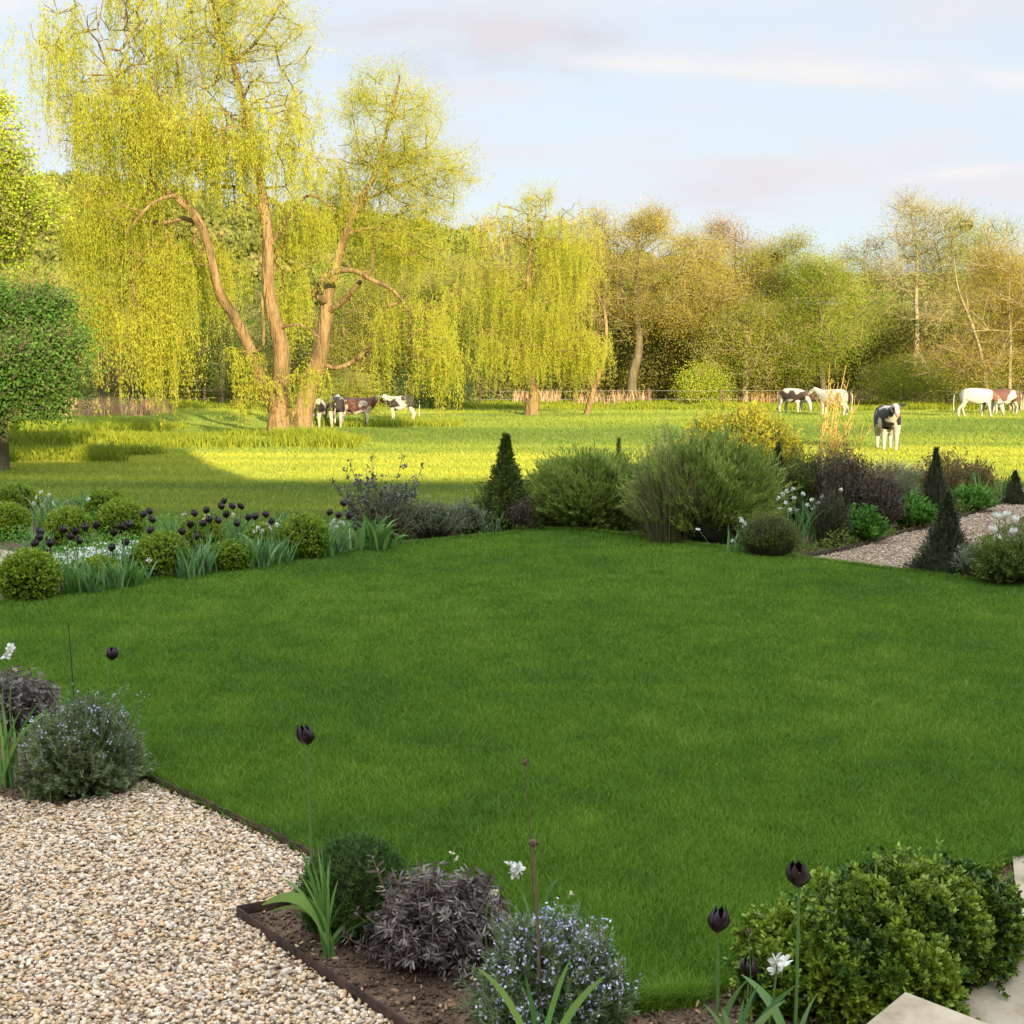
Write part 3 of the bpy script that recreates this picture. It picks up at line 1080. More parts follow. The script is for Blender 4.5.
m36 = 36 / F
willow('tallest weeping willow with two sunlit brown trunks, crown passing the top of the picture', 36, (279, 441),
       [([(279, 441), (281, 420), (281, 395), (281, 350), (272, 310), (268, 280), (268, 240), (263, 200), (255, 150), (243, 100), (232, 62), (218, 25, .5), (205, -40, 1)],
         [.50, .40, .36, .34, .26, .25, .23, .20, .17, .14, .11, .09, .05], 'base'),
        ([(279, 418), (262, 385, -.5), (251, 352, -.9), (236, 320, -1.2), (220, 294, -1.4), (213, 265, -1.5), (206, 238, -1.5), (194, 212, -1.4), (176, 196, -1.2), (158, 186, -1), (140, 160, -.8), (128, 120, -.8), (118, 70, -.6)],
         [.34, .30, .26, .23, .21, .19, .18, .155, .13, .12, .10, .08, .05], 'b'),
        ([(206, 236, -1.5), (192, 214, -1.8), (178, 200, -2.1), (172, 196, -2.3), (150, 205, -2.8), (125, 235, -3)], [.15, .13, .11, .10, .06, .03], 'b'),
        ([(233, 66), (250, 48), (266, 28), (285, -5)], [.10, .08, .07, .04], 'b'),
        ([(270, 225), (243, 190), (210, 183), (180, 150), (160, 110)], [.10, .09, .08, .06, .04], 'b'),
        ([(268, 250), (290, 215, -.5), (310, 195, -.8), (335, 210, -1)], [.09, .08, .06, .03], 'b'),
        ([(252, 354, -.9), (263, 345, -1.4), (262, 300, -1.6), (254, 290, -1.8)], [.08, .06, .05, .03], 'b'),
        ([(281, 330), (300, 325, -.6), (320, 338, -1)], [.07, .05, .03], 'b')],
       # cx,cy,rx,ry,dy,rz,n,smin,smax,density,mode
       [(115, 60, 75, 75, -.5, 2.8, 190, 1.0, 3.0, 1.4, 'weep'),
        (175, 15, 75, 60, -.5, 2.8, 170, .6, 2.4, 1.4, 'weep'),
        (150, 120, 85, 50, -.5, 2.8, 170, 1.2, 3.6, 1.4, 'weep'),
        (65, 90, 25, 60, 0, 1.2, 24, .8, 2.2, 1.0, 'weep'),
        (250, 40, 58, 65, 0, 2.4, 130, .3, 1.2, 1.1, 'open'),
        (262, 125, 50, 62, -.6, 2.4, 140, .8, 2.6, 1.4, 'weep'),
        (210, 140, 60, 38, -.4, 2.2, 100, .7, 2.3, 1.3, 'weep'),
        (120, 200, 55, 34, -1, 2.2, 90, 1.4, 5.6, 1.2, 'weep'),
        (85, 215, 30, 34, -1, 1.7, 40, 1.0, 4.6, 1.2, 'weep'),
        (140, 262, 22, 24, -1.5, .9, 22, 3.4, 5.6, 1.7, 'weep'),
        (166, 252, 20, 24, -1.5, .9, 22, 3.2, 5.6, 1.7, 'weep'),
        (196, 252, 22, 24, 1.2, 1.0, 34, 1.8, 4.8, 1.3, 'weep'),
        (240, 212, 22, 16, 2.2, .7, 14, .8, 2.4, 1.2, 'weep'),
        (150, 318, 22, 22, -1.8, .8, 26, 2.0, 3.6, 1.7, 'weep'),
        (222, 262, 26, 26, 2.4, 1.0, 34, 1.0, 3.4, 1.3, 'weep'),
        (292, 285, 20, 22, 2.6, .9, 26, 1.0, 3.0, 1.4, 'weep'),
        (100, 300, 26, 26, -.5, 1.4, 30, 1.4, 3.8, 1.4, 'weep'),
        (247, 350, 7, 8, -1.0, .5, 9, 2.0, 2.7, 2.4, 'weep'),
        (262, 385, 6, 8, -1.2, .4, 6, 1.0, 1.7, 2.2, 'weep'),
        (309, 372, 11, 9, -.8, .5, 9, 1.2, 1.9, 2.0, 'weep'),
        (300, 222, 28, 26, 1.6, 1.0, 46, .9, 3.0, 1.5, 'weep'),
        (235, 400, 6, 12, -1.4, .3, 5, .6, 1.1, 1.6, 'weep')],
       101)

willow('second weeping willow with a thick leaning trunk forking into arched limbs', 41, (304, 428),
       [([(300, 430), (304, 408), (309, 388), (318, 362), (323, 340), (326, 312), (327, 298), (335, 270), (345, 235), (358, 205), (372, 180), (381, 155), (388, 125), (396, 95), (400, 75)],
         [.50, .47, .44, .38, .33, .30, .27, .22, .18, .15, .12, .10, .08, .06, .04], 'base'),
        ([(324, 300), (316, 297, -.8), (312, 296, -1), (318, 288, -1.2), (326, 276, -1.4), (340, 271, -1.5), (355, 271, -1.6), (372, 280, -1.7), (388, 287, -1.8), (402, 300, -2), (412, 318, -2.2)],
         [.20, .18, .17, .17, .15, .14, .12, .11, .09, .06, .04], 'b'),
        ([(328, 312), (340, 304, -.4), (352, 292, -.8), (365, 276, -1), (372, 270, -1)], [.17, .15, .13, .10, .08], 'b'),
        ([(318, 362), (335, 368, .5), (352, 362, .8), (370, 348, 1), (390, 335, 1.2)], [.13, .12, .12, .11, .08], 'b'),
        ([(358, 205), (375, 195), (400, 185), (425, 175)], [.10, .08, .06, .03], 'b'),
        ([(345, 235), (372, 228), (410, 235), (440, 250)], [.10, .08, .06, .03], 'b')],
       [(392, 125, 48, 50, 0, 2.2, 140, .2, .8, 1.3, 'open'),
        (425, 175, 44, 38, 0, 2.0, 100, .2, .9, 1.3, 'open'),
        (370, 180, 46, 46, .8, 2.4, 110, .6, 2.4, 1.2, 'weep'),
        (330, 190, 32, 42, 1.2, 1.8, 80, .8, 2.2, 1.5, 'weep'),
        (410, 235, 45, 30, 0, 2.2, 70, .5, 1.6, 1.3, 'open'),
        (385, 240, 52, 20, 2.2, 1.4, 70, .8, 3.0, 1.5, 'weep'),
        (412, 318, 34, 22, -1.4, 1.8, 66, 1.2, 3.8, 1.6, 'weep'),
        (432, 355, 28, 25, -2.2, 1.2, 48, 1.5, 2.9, 2.2, 'weep'),
        (372, 350, 16, 10, 1.5, 1.0, 14, .6, 1.3, 1.4, 'weep')],
       102, 'willow')

willow('third weeping willow, a dense yellow curtain between the leaning willow and the bronze oak', 58, (531, 412),
       [([(531, 413), (534, 395), (528, 370), (524, 330), (528, 290), (530, 250), (528, 215)], [.42, .35, .30, .25, .2, .14, .06], 'base'),
        ([(586, 411), (592, 395), (600, 370), (606, 345), (604, 310), (590, 280)], [.22, .2, .18, .14, .1, .05], 'base'),
        ([(528, 370), (505, 345), (490, 330), (478, 335)], [.16, .12, .1, .05], 'b'),
        ([(594, 392), (580, 360), (570, 330)], [.12, .1, .06], 'b')],
       [(530, 225, 38, 28, 0, 2.6, 90, .6, 2.2, 1.3, 'weep'),
        (555, 255, 40, 30, 0, 2.6, 100, 1.2, 3.8, 1.6, 'weep'),
        (500, 290, 28, 30, 0, 2.4, 90, 1.5, 4.5, 1.6, 'weep'),
        (540, 310, 40, 30, -1, 2.4, 100, 1.5, 4.5, 1.6, 'weep'),
        (575, 345, 25, 20, -1, 2.0, 70, 1.0, 2.8, 1.7, 'weep'),
        (500, 345, 30, 20, -1, 2.0, 70, 1.0, 3.0, 1.6, 'weep'),
        (540, 200, 20, 8, 0, 1.6, 24, .2, .6, 1.0, 'open'),
        (478, 250, 22, 34, 1, 2.0, 44, .8, 4.0, .9, 'weep'),
        (590, 270, 16, 26, 0, 1.6, 34, .8, 3.4, 1.1, 'weep'),
        (450, 300, 20, 24, 1, 2.0, 40, 1.0, 3.8, 1.1, 'weep'),
        (500, 228, 36, 26, 0, 2.4, 70, .5, 2.2, 1.3, 'weep'),
        (568, 226, 34, 24, 0, 2.4, 70, .5, 2.4, 1.3, 'weep'),
        (536, 352, 34, 18, -2.2, 1.2, 60, 1.0, 2.6, 1.5, 'weep'),
        (590, 340, 18, 20, -1.5, 1.2, 40, 1.0, 2.6, 1.4, 'weep')],
       103, 'willow')


def tree(name, label, px, pyb, ytop, hw, Y, mat, seed, n=360, bark='darkbark', leaf=(.10, .058), per=26, pm=3.2, spread=.62, crown_y0=None, lean=0, tr=.28, twl=.9, twper=4, blobs=11, gap=.0,
         group='trees of the belt beyond the field', trunks=1, hollow=.3, core=None, droop=.2, flat=1.0, tw=.018, twigm='twigleaf', fill=.25):
    rng = np.random.default_rng(seed)
    mpp = Y / F
    base = atY(px, pyb, Y)
    base[2] = float(zf(base[0], Y)) - .04
    top = atY(px + lean, ytop, Y)
    H = top[2] - base[2]
    zc0 = atY(px, crown_y0 if crown_y0 else pyb - (pyb - ytop) * .38, Y)[2] if crown_y0 else base[2] + H * .28
    W = hw * mpp * (1.18 if Y > 60 else 1.0)
    sk = Skel()
    for k in range(trunks):
        dx = (k - (trunks - 1) / 2) * W * .55 + rng.normal(0, .1)
        b = base + np.array([(dx * .3), rng.normal(0, .4) * (trunks > 1), 0])
        pts = [b]
        for f in (.12, .3, .5, .7, .88):
            pts.append(b + np.array([(top[0] - base[0]) * f + dx * f + rng.normal(0, .025) * H * .35, rng.normal(0, .02) * H * .4, H * f * (.97 if k == 0 else rng.uniform(.75, .95))]))
        rr = np.array([1, .82, .68, .5, .3, .1]) * tr * (1 if trunks == 1 else .7)
        sk.line(pts, rr)
    # crown made of several overlapping blobs for an uneven outline
    pts = []
    for b in range(blobs):
        f = b / max(blobs - 1, 1)
        zc = zc0 + (top[2] - zc0) * (.18 + .66 * f)
        env = math.sqrt(max(.12, 1 - ((f - .38) / .74) ** 2))
        ang = rng.uniform(0, 6.28)
        rr = rng.uniform(.25, .8)
        c = np.array([base[0] + (top[0] - base[0]) * f + math.cos(ang) * W * env * rr, Y + math.sin(ang) * W * env * rr * .8, zc])
        s = W * env * rng.uniform(.32, .55)
        e = ellip(rng, c, (s, s, min(s * rng.uniform(.6, .85), (top[2] - zc) * 1.0 + .2)), n // blobs, .2)
        pts.append(e)
    pts = np.concatenate(pts)
    pts = pts[pts[:, 2] > base[2] + .5]
    # fill
    W *= 1.0
    e = ellip(rng, (base[0] + (top[0] - base[0]) * .5, Y, (zc0 + top[2]) / 2 - .04 * H), (W * .9, W * .8, (top[2] - zc0) * .44), int(n * fill), .4)
    pts = np.concatenate([pts, e])
    tips = sk.grow(pts, bf=.35, step=.8, rng=rng, jit=.08, arch=.05, minnode=4)
    r = sk.radii(tip=.016, e=2.3)
    A, L, T = Acc(), Acc(), Acc()
    sk.mesh(A, r, 6)
    ids = np.array(tips)
    ids2 = np.unique(np.concatenate([ids, np.array(sk.par)[ids]]))
    twigs(T, sk, ids2, rng, twper, twl, tw)
    if per > 0:
        crown_leaves(L, sk, ids2, rng, int(per * pm), spread, leaf[0], leaf[1], droop=droop)
    root = thing(name, label, 'tree', base, group)
    for acc_, nm, mt in ((A, 'trunk', M[bark]), (T, 'twigs', M[twigm]), (L, 'crown', M[mat])):
        acc_.v = [v - base for v in acc_.v]
        acc_.build(nm, mt, root, smooth=(nm == 'trunk'))
    return root, sk, ids


G = 'trees of the belt beyond the field'
# right-hand belt ---------------------------------------------------
tree('oak_tree', 'broad bronze domed oak with a pale straight trunk just right of the third willow', 634, 404, 196, 68, 78, 'bronze', 201, n=520, tr=.42, per=20, spread=.45, crown_y0=345, flat=.8, bark='darkbark', twper=6, twl=1.1, blobs=10)
tree('budding_tree', 'bare twiggy tree with grey branches rising behind the third willow at its left shoulder', 500, 405, 205, 42, 84, 'pinkbud', 202, n=240, per=4, twper=7, bark='paletwig')
tree('budding_tree', 'brownish twiggy tree arching over the gap between the bronze oak and the third willow', 583, 404, 196, 50, 82, 'bronze', 203, n=300, per=14, twper=6)
tree('bronze_tree', 'orange brown tree next on the right of the broad bronze oak', 692, 403, 222, 48, 79, 'bronze', 204, n=380, per=24, tr=.3)
tree('budding_tree', 'tall pinkish brown budding tree peaking above the middle of the belt', 736, 402, 205, 46, 82, 'pinkbud', 205, n=380, per=14, twper=6)
_, SK1, _ = tree('leafy_tree', 'olive gold tree holding the lower of the dark nests', 785, 402, 226, 46, 79, 'olive', 206, n=360, per=26)
tree('leafy_tree', 'yellow green rounded tree behind the two pale grazing cattle', 822, 402, 245, 46, 74, 'spring', 207, n=360, per=28, crown_y0=385)
tree('leafy_tree', 'thin topped green tree in the dip of the belt left of the tall feathery tree', 862, 402, 226, 34, 82, 'spring', 208, n=220, per=10, twper=6, bark='paletwig')
tree('feathery_tree', 'tallest feathery tree of the right belt with whitish upper twigs', 916, 402, 180, 46, 80, 'paleleaf', 209, n=330, per=12, twper=7, bark='paletwig', crown_y0=340, tr=.26, twl=1.2)
_, SK2, _ = tree('leafy_tree', 'open green tree with dark slanting stems and a twiggy nest near its top', 978, 403, 206, 52, 80, 'spring', 210, n=340, per=13, twper=6, crown_y0=300, trunks=3, tr=.24)
tree('golden_tree', 'dense golden yellow willow bush tree at the right edge behind the red and white cow', 1008, 412, 232, 66, 66, 'golden', 211, n=420, per=22, twper=8, twl=1.3, crown_y0=400, trunks=3, tr=.2, bark='paletwig', droop=-.2)
tree('leafy_tree', 'low olive tree right behind the third willow foot', 660, 404, 300, 48, 84, 'olive', 212, n=240, per=30, crown_y0=400)
tree('leafy_tree', 'grey green tree low in front of the pinkish budding tree', 745, 403, 300, 52, 76, 'olive', 213, n=300, per=26, crown_y0=395, bark='paletwig')
tree('leafy_tree', 'fresh green tree low behind the yellow green rounded tree', 870, 404, 300, 48, 86, 'spring', 214, n=260, per=28, crown_y0=400)
tree('leafy_tree', 'short olive tree standing under the open green tree with the nest', 950, 404, 318, 44, 84, 'olive', 215, n=220, per=26, crown_y0=400)
tree('bright_shrub', 'low bright green shrub at the fence under the bronze trees', 706, 403, 372, 22, 75, 'limeleaf', 216, n=110, per=30, crown_y0=402, tr=.08, group='shrubs by the far fence')
tree('bright_shrub', 'broad light green shrub between the black and white heifer and the tree belt', 912, 404, 360, 42, 73, 'spring', 217, n=160, per=30, crown_y0=403, tr=.1, trunks=2, group='shrubs by the far fence')
tree('dark_shrub', 'dark shrub low between the tall feathery tree and the golden bush tree', 965, 404, 368, 26, 75, 'darkleaf', 218, n=110, per=30, crown_y0=403, tr=.1, group='shrubs by the far fence')
# belt behind the willows ------------------------------------------
tree('leafy_tree', 'mid green tree filling the gap right of the second willow crown', 452, 405, 250, 48, 72, 'olive', 220, n=330, per=24, crown_y0=395)
tree('bronze_tree', 'rusty budding tree glimpsed behind the second willow', 405, 405, 250, 50, 76, 'bronze', 221, n=300, per=18, crown_y0=390)
tree('leafy_tree', 'green tree standing behind the leaning willow trunk', 345, 405, 262, 52, 74, 'olive', 222, n=300, per=26, crown_y0=398)
tree('leafy_tree', 'dark green tree seen through the gap left of the tallest willow trunks', 222, 405, 262, 52, 72, 'darkleaf', 223, n=300, per=28, crown_y0=400)
tree('leafy_tree', 'olive tree behind the long hanging curtains of the tallest willow', 160, 405, 268, 48, 74, 'olive', 224, n=280, per=22, crown_y0=395)
tree('budding_tree', 'brown pink budding tree low between the hawthorn and the hanging curtains', 105, 405, 285, 42, 66, 'pinkbud', 225, n=240, per=12, twper=6, crown_y0=400)
tree('leafy_tree', 'green tree behind the gap in the middle of the willow trunks', 285, 405, 275, 46, 78, 'darkleaf', 226, n=260, per=26, crown_y0=400)
tree('bright_shrub', 'yellowish bush at the foot of the leaning willow trunk', 352, 412, 378, 22, 58, 'olive', 227, n=90, per=26, crown_y0=411, tr=.07, group='shrubs by the far fence')
tree('bright_shrub', 'dim green bush right of the grazing cattle under the second willow', 425, 408, 372, 28, 66, 'darkleaf', 228, n=110, per=28, crown_y0=407, tr=.07, group='shrubs by the far fence')
tree('leafy_tree', 'shadowed green tree at the far left behind the hawthorn', 30, 405, 262, 55, 66, 'olive', 229, n=280, per=24, crown_y0=395)
# near left ----------------------------------------------------------
tree('hawthorn_tree', 'dense dark green round tree at the left edge with a grey ivy clad trunk', 3, 470, 272, 82, 25, 'hawthorn', 230, n=560, leaf=(.08, .052), per=56, pm=1.0, spread=.24, crown_y0=432, tr=.15, twl=.5, twper=6, blobs=16, fill=.02, tw=.01, group='trees at the left edge', bark='darkbark', twigm='darkbark')
tree('lime_tree', 'bright fresh green tall tree at the left edge reaching above the dark round tree', -8, 448, 62, 78, 31, 'limeleaf', 231, n=420, leaf=(.085, .06), per=46, pm=1.0, spread=.22, crown_y0=290, tr=.2, twl=.5, twper=4, blobs=12, fill=.05, tw=.012, group='trees at the left edge', bark='darkbark')


# nests ---------------------------------------------------------------
def nest(label, px, py, Y, s, on=None):
    rng = np.random.default_rng(int(px))
    c = atY(px, py, Y)
    if on is not None:
        N_ = np.array(on.p)
        c = N_[np.argmin(np.linalg.norm((N_ - c) * np.array([1, .25, 1]), axis=1))] + np.array([0, 0, s * .3])
    A = Acc()
    n = 260
    P0 = ellip(rng, (0, 0, 0), (s, s, s * .6), n, .5)
    t = norm(np.cross(norm(P0), rng.normal(size=(n, 3))))
    k = 3
    Q = P0[:, None] + t[:, None] * np.linspace(-.5, .5, k)[None, :, None] * s * 1.1
    tubes(A, Q, .02, .012, rng.random(n), 4)
    o = A.build('nest', M['nesttwig'])
    o.location = c
    tag(o, label, 'nest', 'rook nests in the tree belt')


nest('brown rook nest high in the open green tree', 974, 226, 79.5, .45, SK2)
nest('brown rook nest set in the olive gold tree', 782, 256, 78, .45, SK1)

# ------------------------------------------------------------------ hill and far wood
xs = np.linspace(-260, 260, 105)
ys = np.linspace(120, 420, 50)
XX, YY = np.meshgrid(xs, ys)


def hillz(x, y):
    g = x / np.maximum(y, 60) * F + 512            # bearing as picture column
    top = np.interp(g, [-400, 0, 120, 300, 450, 600, 760, 900, 1024, 1500], [212, 214, 218, 236, 262, 285, 305, 305, 298, 280])
    zt = 2 + (374 - top) / F * 230
    s = np.clip((y - 118) / 112, 0, 1)
    s = s * s * (3 - 2 * s)
    return zt * s + (fnoise(x, y, 30, 81) - .5) * 3 * s - .2


M['hill'] = noisemat('hill_ground', [(.035, .06, .02), (.06, .09, .03), (.14, .10, .07)], .03, rough=1, bump=.5, bscale=1, dist=.5)
ZZ = hillz(XX, YY)
nx, ny = len(xs), len(ys)
idx = np.arange(nx * ny).reshape(ny, nx)
Q = np.stack([idx[:-1, :-1], idx[:-1, 1:], idx[1:, 1:], idx[1:, :-1]], -1).reshape(-1, 4)
tag(mesh_obj('hill', np.stack([XX, YY, ZZ], -1).reshape(-1, 3), Q, M['hill'], smooth=True), None, None, None, 'structure')
rng = np.random.default_rng(90)
nC = 1500
cx = rng.uniform(-150, 150, nC)
cy = rng.uniform(122, 240, nC)
keep = (fnoise(cx, cy, 40, 91) > .40 + .08 * (cx > 30)) & (np.abs(cx) < .52 * cy + 5)
cx, cy = cx[keep], cy[keep]
cz = hillz(cx, cy)
A = Acc()
rr = rng.uniform(2.2, 4.2, len(cx))
per = 330
d = norm(rng.normal(size=(len(cx) * per, 3)))
d[:, 2] = np.abs(d[:, 2])
P0 = np.repeat(np.stack([cx, cy, cz + rr * .5], 1), per, 0) + d * np.repeat(rr, per)[:, None] * rng.uniform(.75, 1.05, len(d))[:, None]
t = np.clip(np.repeat(rng.random(len(cx)), per) * .8 + rng.normal(.1, .12, len(d)), 0, 1)
rhomb(A, P0, d + rng.normal(0, .7, d.shape), .9, .6, t, rng)
M['farwood'] = leafmat('far_wood', [(.13, .17, .04), (.22, .25, .06), (.30, .29, .08), (.32, .25, .13)], .4, .9, .05)
tag(A.build('far_wood', M['farwood']), 'far off wooded hillside behind the tree belt', 'wood', None, 'stuff')

# dark undergrowth filling under the belt
A = Acc()
n = 260000
y = rng.uniform(79, 90, n)
x = rng.uniform(-.5, .5, n) * y
hmax = 2.2 + 7.0 * fnoise(x, y * .3, 7, 95)
z = rng.random(n) ** .8 * hmax
rhomb(A, np.stack([x, y, z], 1), rng.normal(size=(n, 3)), .22, .12, np.clip(fnoise(x, z, 2.5, 96) * .8 + rng.normal(0, .12, n), 0, 1), rng)
M['under'] = leafmat('undergrowth_leaf', [(.07, .09, .02), (.16, .17, .04), (.26, .24, .06), (.30, .22, .10)], .45, .9, .1)
tag(A.build('undergrowth', M['under']), 'tangled dark undergrowth at the back of the tree belt', 'undergrowth', None, 'stuff')


# ------------------------------------------------------------------ fences
def fence(label, pts, h, wires, post_at, r=.06, wr=.012):
    root = thing('wire_fence', label, 'fence', (pts[0][0], pts[0][1], 0))
    o = np.array([pts[0][0], pts[0][1], 0])
    for p in post_at:
        A = Acc()
        z = float(zf(p[0], p[1]))
        tubes(A, [[[p[0], p[1], z - .1], [p[0] + .01, p[1], z + h * .5], [p[0] + .02, p[1], z + h]]], r, r * .9, .5, 7)
        A.v = [v - o for v in A.v]
        A.build('post', M['post'], root)
    for wz in wires:
        A = Acc()
        P = np.array([[p[0], p[1], float(zf(p[0], p[1])) + wz] for p in pts])
        tubes(A, [P], wr, wr, .5, 4)
        A.v = [v - o for v in A.v]
        A.build('wire', M['wire'], root)


L = np.linspace(-34, 34, 40)
fence('thin wire fence with wooden posts along the foot of the far tree belt', [(x, 72.5 + .02 * x) for x in L], 1.15, (.5, 1.0),
      [(at(a, 404)[0] * 72.5 / at(a, 404)[1], 72.4) for a in (-20, 60, 130, 205, 300, 395, 480, 575, 648, 720, 790, 850, 945, 1010, 1070)], .07, .009)
# ------------------------------------------------------------------ house behind the viewer (casts the evening shade)
hs = thing('brick_house', 'brick house with slate roof and tall chimney standing behind the viewer', 'house', (6, -7.5, 0))


def boxm(A, x0, x1, y0, y1, z0, z1):
    V = np.array([[x0, y0, z0], [x1, y0, z0], [x1, y1, z0], [x0, y1, z0], [x0, y0, z1], [x1, y0, z1], [x1, y1, z1], [x0, y1, z1]]) - np.array([6, -7.5, 0])
    A.add(V, np.array([[0, 3, 2, 1], [4, 5, 6, 7], [0, 1, 5, 4], [1, 2, 6, 5], [2, 3, 7, 6], [3, 0, 4, 7]]), .5)


def roofm(A, x0, x1, y0, y1, ze, zr):
    ym = (y0 + y1) / 2
    V = np.array([[x0, y0, ze], [x1, y0, ze], [x1, y1, ze], [x0, y1, ze], [x0, ym, zr], [x1, ym, zr]]) - np.array([6, -7.5, 0])
    A.add(V, np.array([[0, 1, 5, 4], [2, 3, 4, 5]]), .5)
    A.add(V, np.array([[1, 2, 5], [3, 0, 4], ]), .5)


A = Acc(); boxm(A, -8, 5.45, -11, -4, 0, 5.4); boxm(A, 5.45, 24, -10.8, -4.2, 0, 4.8); A.build('wall', M['brick'], hs)
A = Acc(); roofm(A, -8.3, 5.5, -11.3, -3.7, 5.4, 9.3); roofm(A, 5.5, 24.3, -11.1, -3.9, 4.8, 8.0); A.build('roof', M['slate'], hs)
A = Acc(); boxm(A, 3.1, 5.55, -8.0, -7.1, 5, 10.3); A.build('chimney', M['brick'], hs)
for xw in (-6, -3.2, 1.4, 3.6, 8, 11, 14, 17, 20):
    for zw in ((.9, 2.2), (3.2, 4.4)):
        A = Acc(); boxm(A, xw - .55, xw + .55, -4.19 if xw > 5.4 else -3.99, -4.13 if xw > 5.4 else -3.93, zw[0], zw[1]); f = A.build('window', M['paint'], hs)
        A = Acc(); boxm(A, xw - .48, xw + .48, -4.13 if xw > 5.4 else -3.93, -4.12 if xw > 5.4 else -3.92, zw[0] + .07, zw[1] - .07); A.build('pane', M['glass'], f)
A = Acc(); boxm(A, -1.5, -.5, -3.99, -3.93, 0, 2.1); A.build('door', M['paint'], hs)


# ------------------------------------------------------------------ cattle
def hide_mat(name, dark, scale, off, thr, brown=None, xband=None, face=None):
    m, nt, out = mat_new(name)
    tc = nt.nodes.new('ShaderNodeTexCoord')
    mp = nt.nodes.new('ShaderNodeMapping')
    mp.inputs['Location'].default_value = off
    nt.links.new(tc.outputs['Object'], mp.inputs[0])
    n = nt.nodes.new('ShaderNodeTexNoise')
    n.inputs['Scale'].default_value = scale
    n.inputs['Detail'].default_value = 1.5
    nt.links.new(mp.outputs[0], n.inputs['Vector'])
    sp_ = nt.nodes.new('ShaderNodeSeparateXYZ')
    nt.links.new(tc.outputs['Object'], sp_.inputs[0])

    def mm(op, a, b):
        k = nt.nodes.new('ShaderNodeMath')
        k.operation = op
        for i, v in enumerate((a, b)):
            if isinstance(v, (int, float)):
                k.inputs[i].default_value = v
            else:
                nt.links.new(v, k.inputs[i])
        return k.outputs[0]
    z = mm('SUBTRACT', sp_.outputs[2], .72)
    z = mm('MULTIPLY', z, 5.0)
    k = nt.nodes.new('ShaderNodeClamp')
    nt.links.new(z, k.inputs[0])
    k.inputs[1].default_value = -1
    k.inputs[2].default_value = .0 if not xband else 0.0
    v = mm('ADD', n.outputs[0], mm('MULTIPLY', k.outputs[0], .35))
    if xband:
        # darker towards the neck
        b = mm('MULTIPLY', mm('LESS_THAN', mm('ABSOLUTE', mm('SUBTRACT', sp_.outputs[0], xband[0]), 0), xband[1]), .35)
        v = mm('ADD', v, b)
    if face:
        v = mm('SUBTRACT', v, mm('MULTIPLY', mm('GREATER_THAN', sp_.outputs[0], face), mm('MULTIPLY', mm('LESS_THAN', mm('ABSOLUTE', mm('SUBTRACT', sp_.outputs[1], .04), 0), .06), 1.0)))
    f = mm('MULTIPLY', mm('SUBTRACT', v, thr), 30)
    k2 = nt.nodes.new('ShaderNodeClamp')
    nt.links.new(f, k2.inputs[0])
    mx = nt.nodes.new('ShaderNodeMixRGB')
    nt.links.new(k2.outputs[0], mx.inputs[0])
    mx.inputs[1].default_value = (.38, .345, .29, 1)
    mx.inputs[2].default_value = (*dark, 1)
    p = nt.nodes.new('ShaderNodeBsdfPrincipled')
    p.inputs['Roughness'].default_value = .7
    nt.links.new(mx.outputs[0], p.inputs['Base Color'])
    nt.links.new(p.outputs[0], out.inputs[0])
    return m


def skin_mesh(name, nodes, edges, mat, parent, root=0, sub=2):
    me = bpy.data.meshes.new(name + '_skel')
    me.from_pydata([n[:3] for n in nodes], edges, [])
    o = bpy.data.objects.new(name + '_skel', me)
    COL.objects.link(o)
    o.modifiers.new('s', 'SKIN')
    for i, n in enumerate(nodes):
        rx = n[3]
        ry = n[4] if len(n) > 4 else rx
        me.skin_vertices[0].data[i].radius = (rx, ry)
        me.skin_vertices[0].data[i].use_root = (i == root)
    ss = o.modifiers.new('u', 'SUBSURF')
    ss.levels = sub
    ss.render_levels = sub
    dg = bpy.context.evaluated_depsgraph_get()
    dg.update()
    m2 = bpy.data.meshes.new_from_object(o.evaluated_get(dg))
    m2.name = name
    bpy.data.objects.remove(o)
    bpy.data.meshes.remove(me)
    m2.materials.clear()
    m2.materials.append(mat)
    for p in m2.polygons:
        p.use_smooth = True
    r = bpy.data.objects.new(name, m2)
    COL.objects.link(r)
    r.parent = parent
    return r


M['hoof'] = noisemat('hoof', [(.03, .025, .02), (.05, .04, .03)], 5)
M['nose'] = noisemat('muzzle_skin', [(.30, .18, .15), (.38, .24, .2)], 8)
M['black'] = noisemat('dark_hair', [(.012, .01, .01), (.025, .02, .02)], 8)


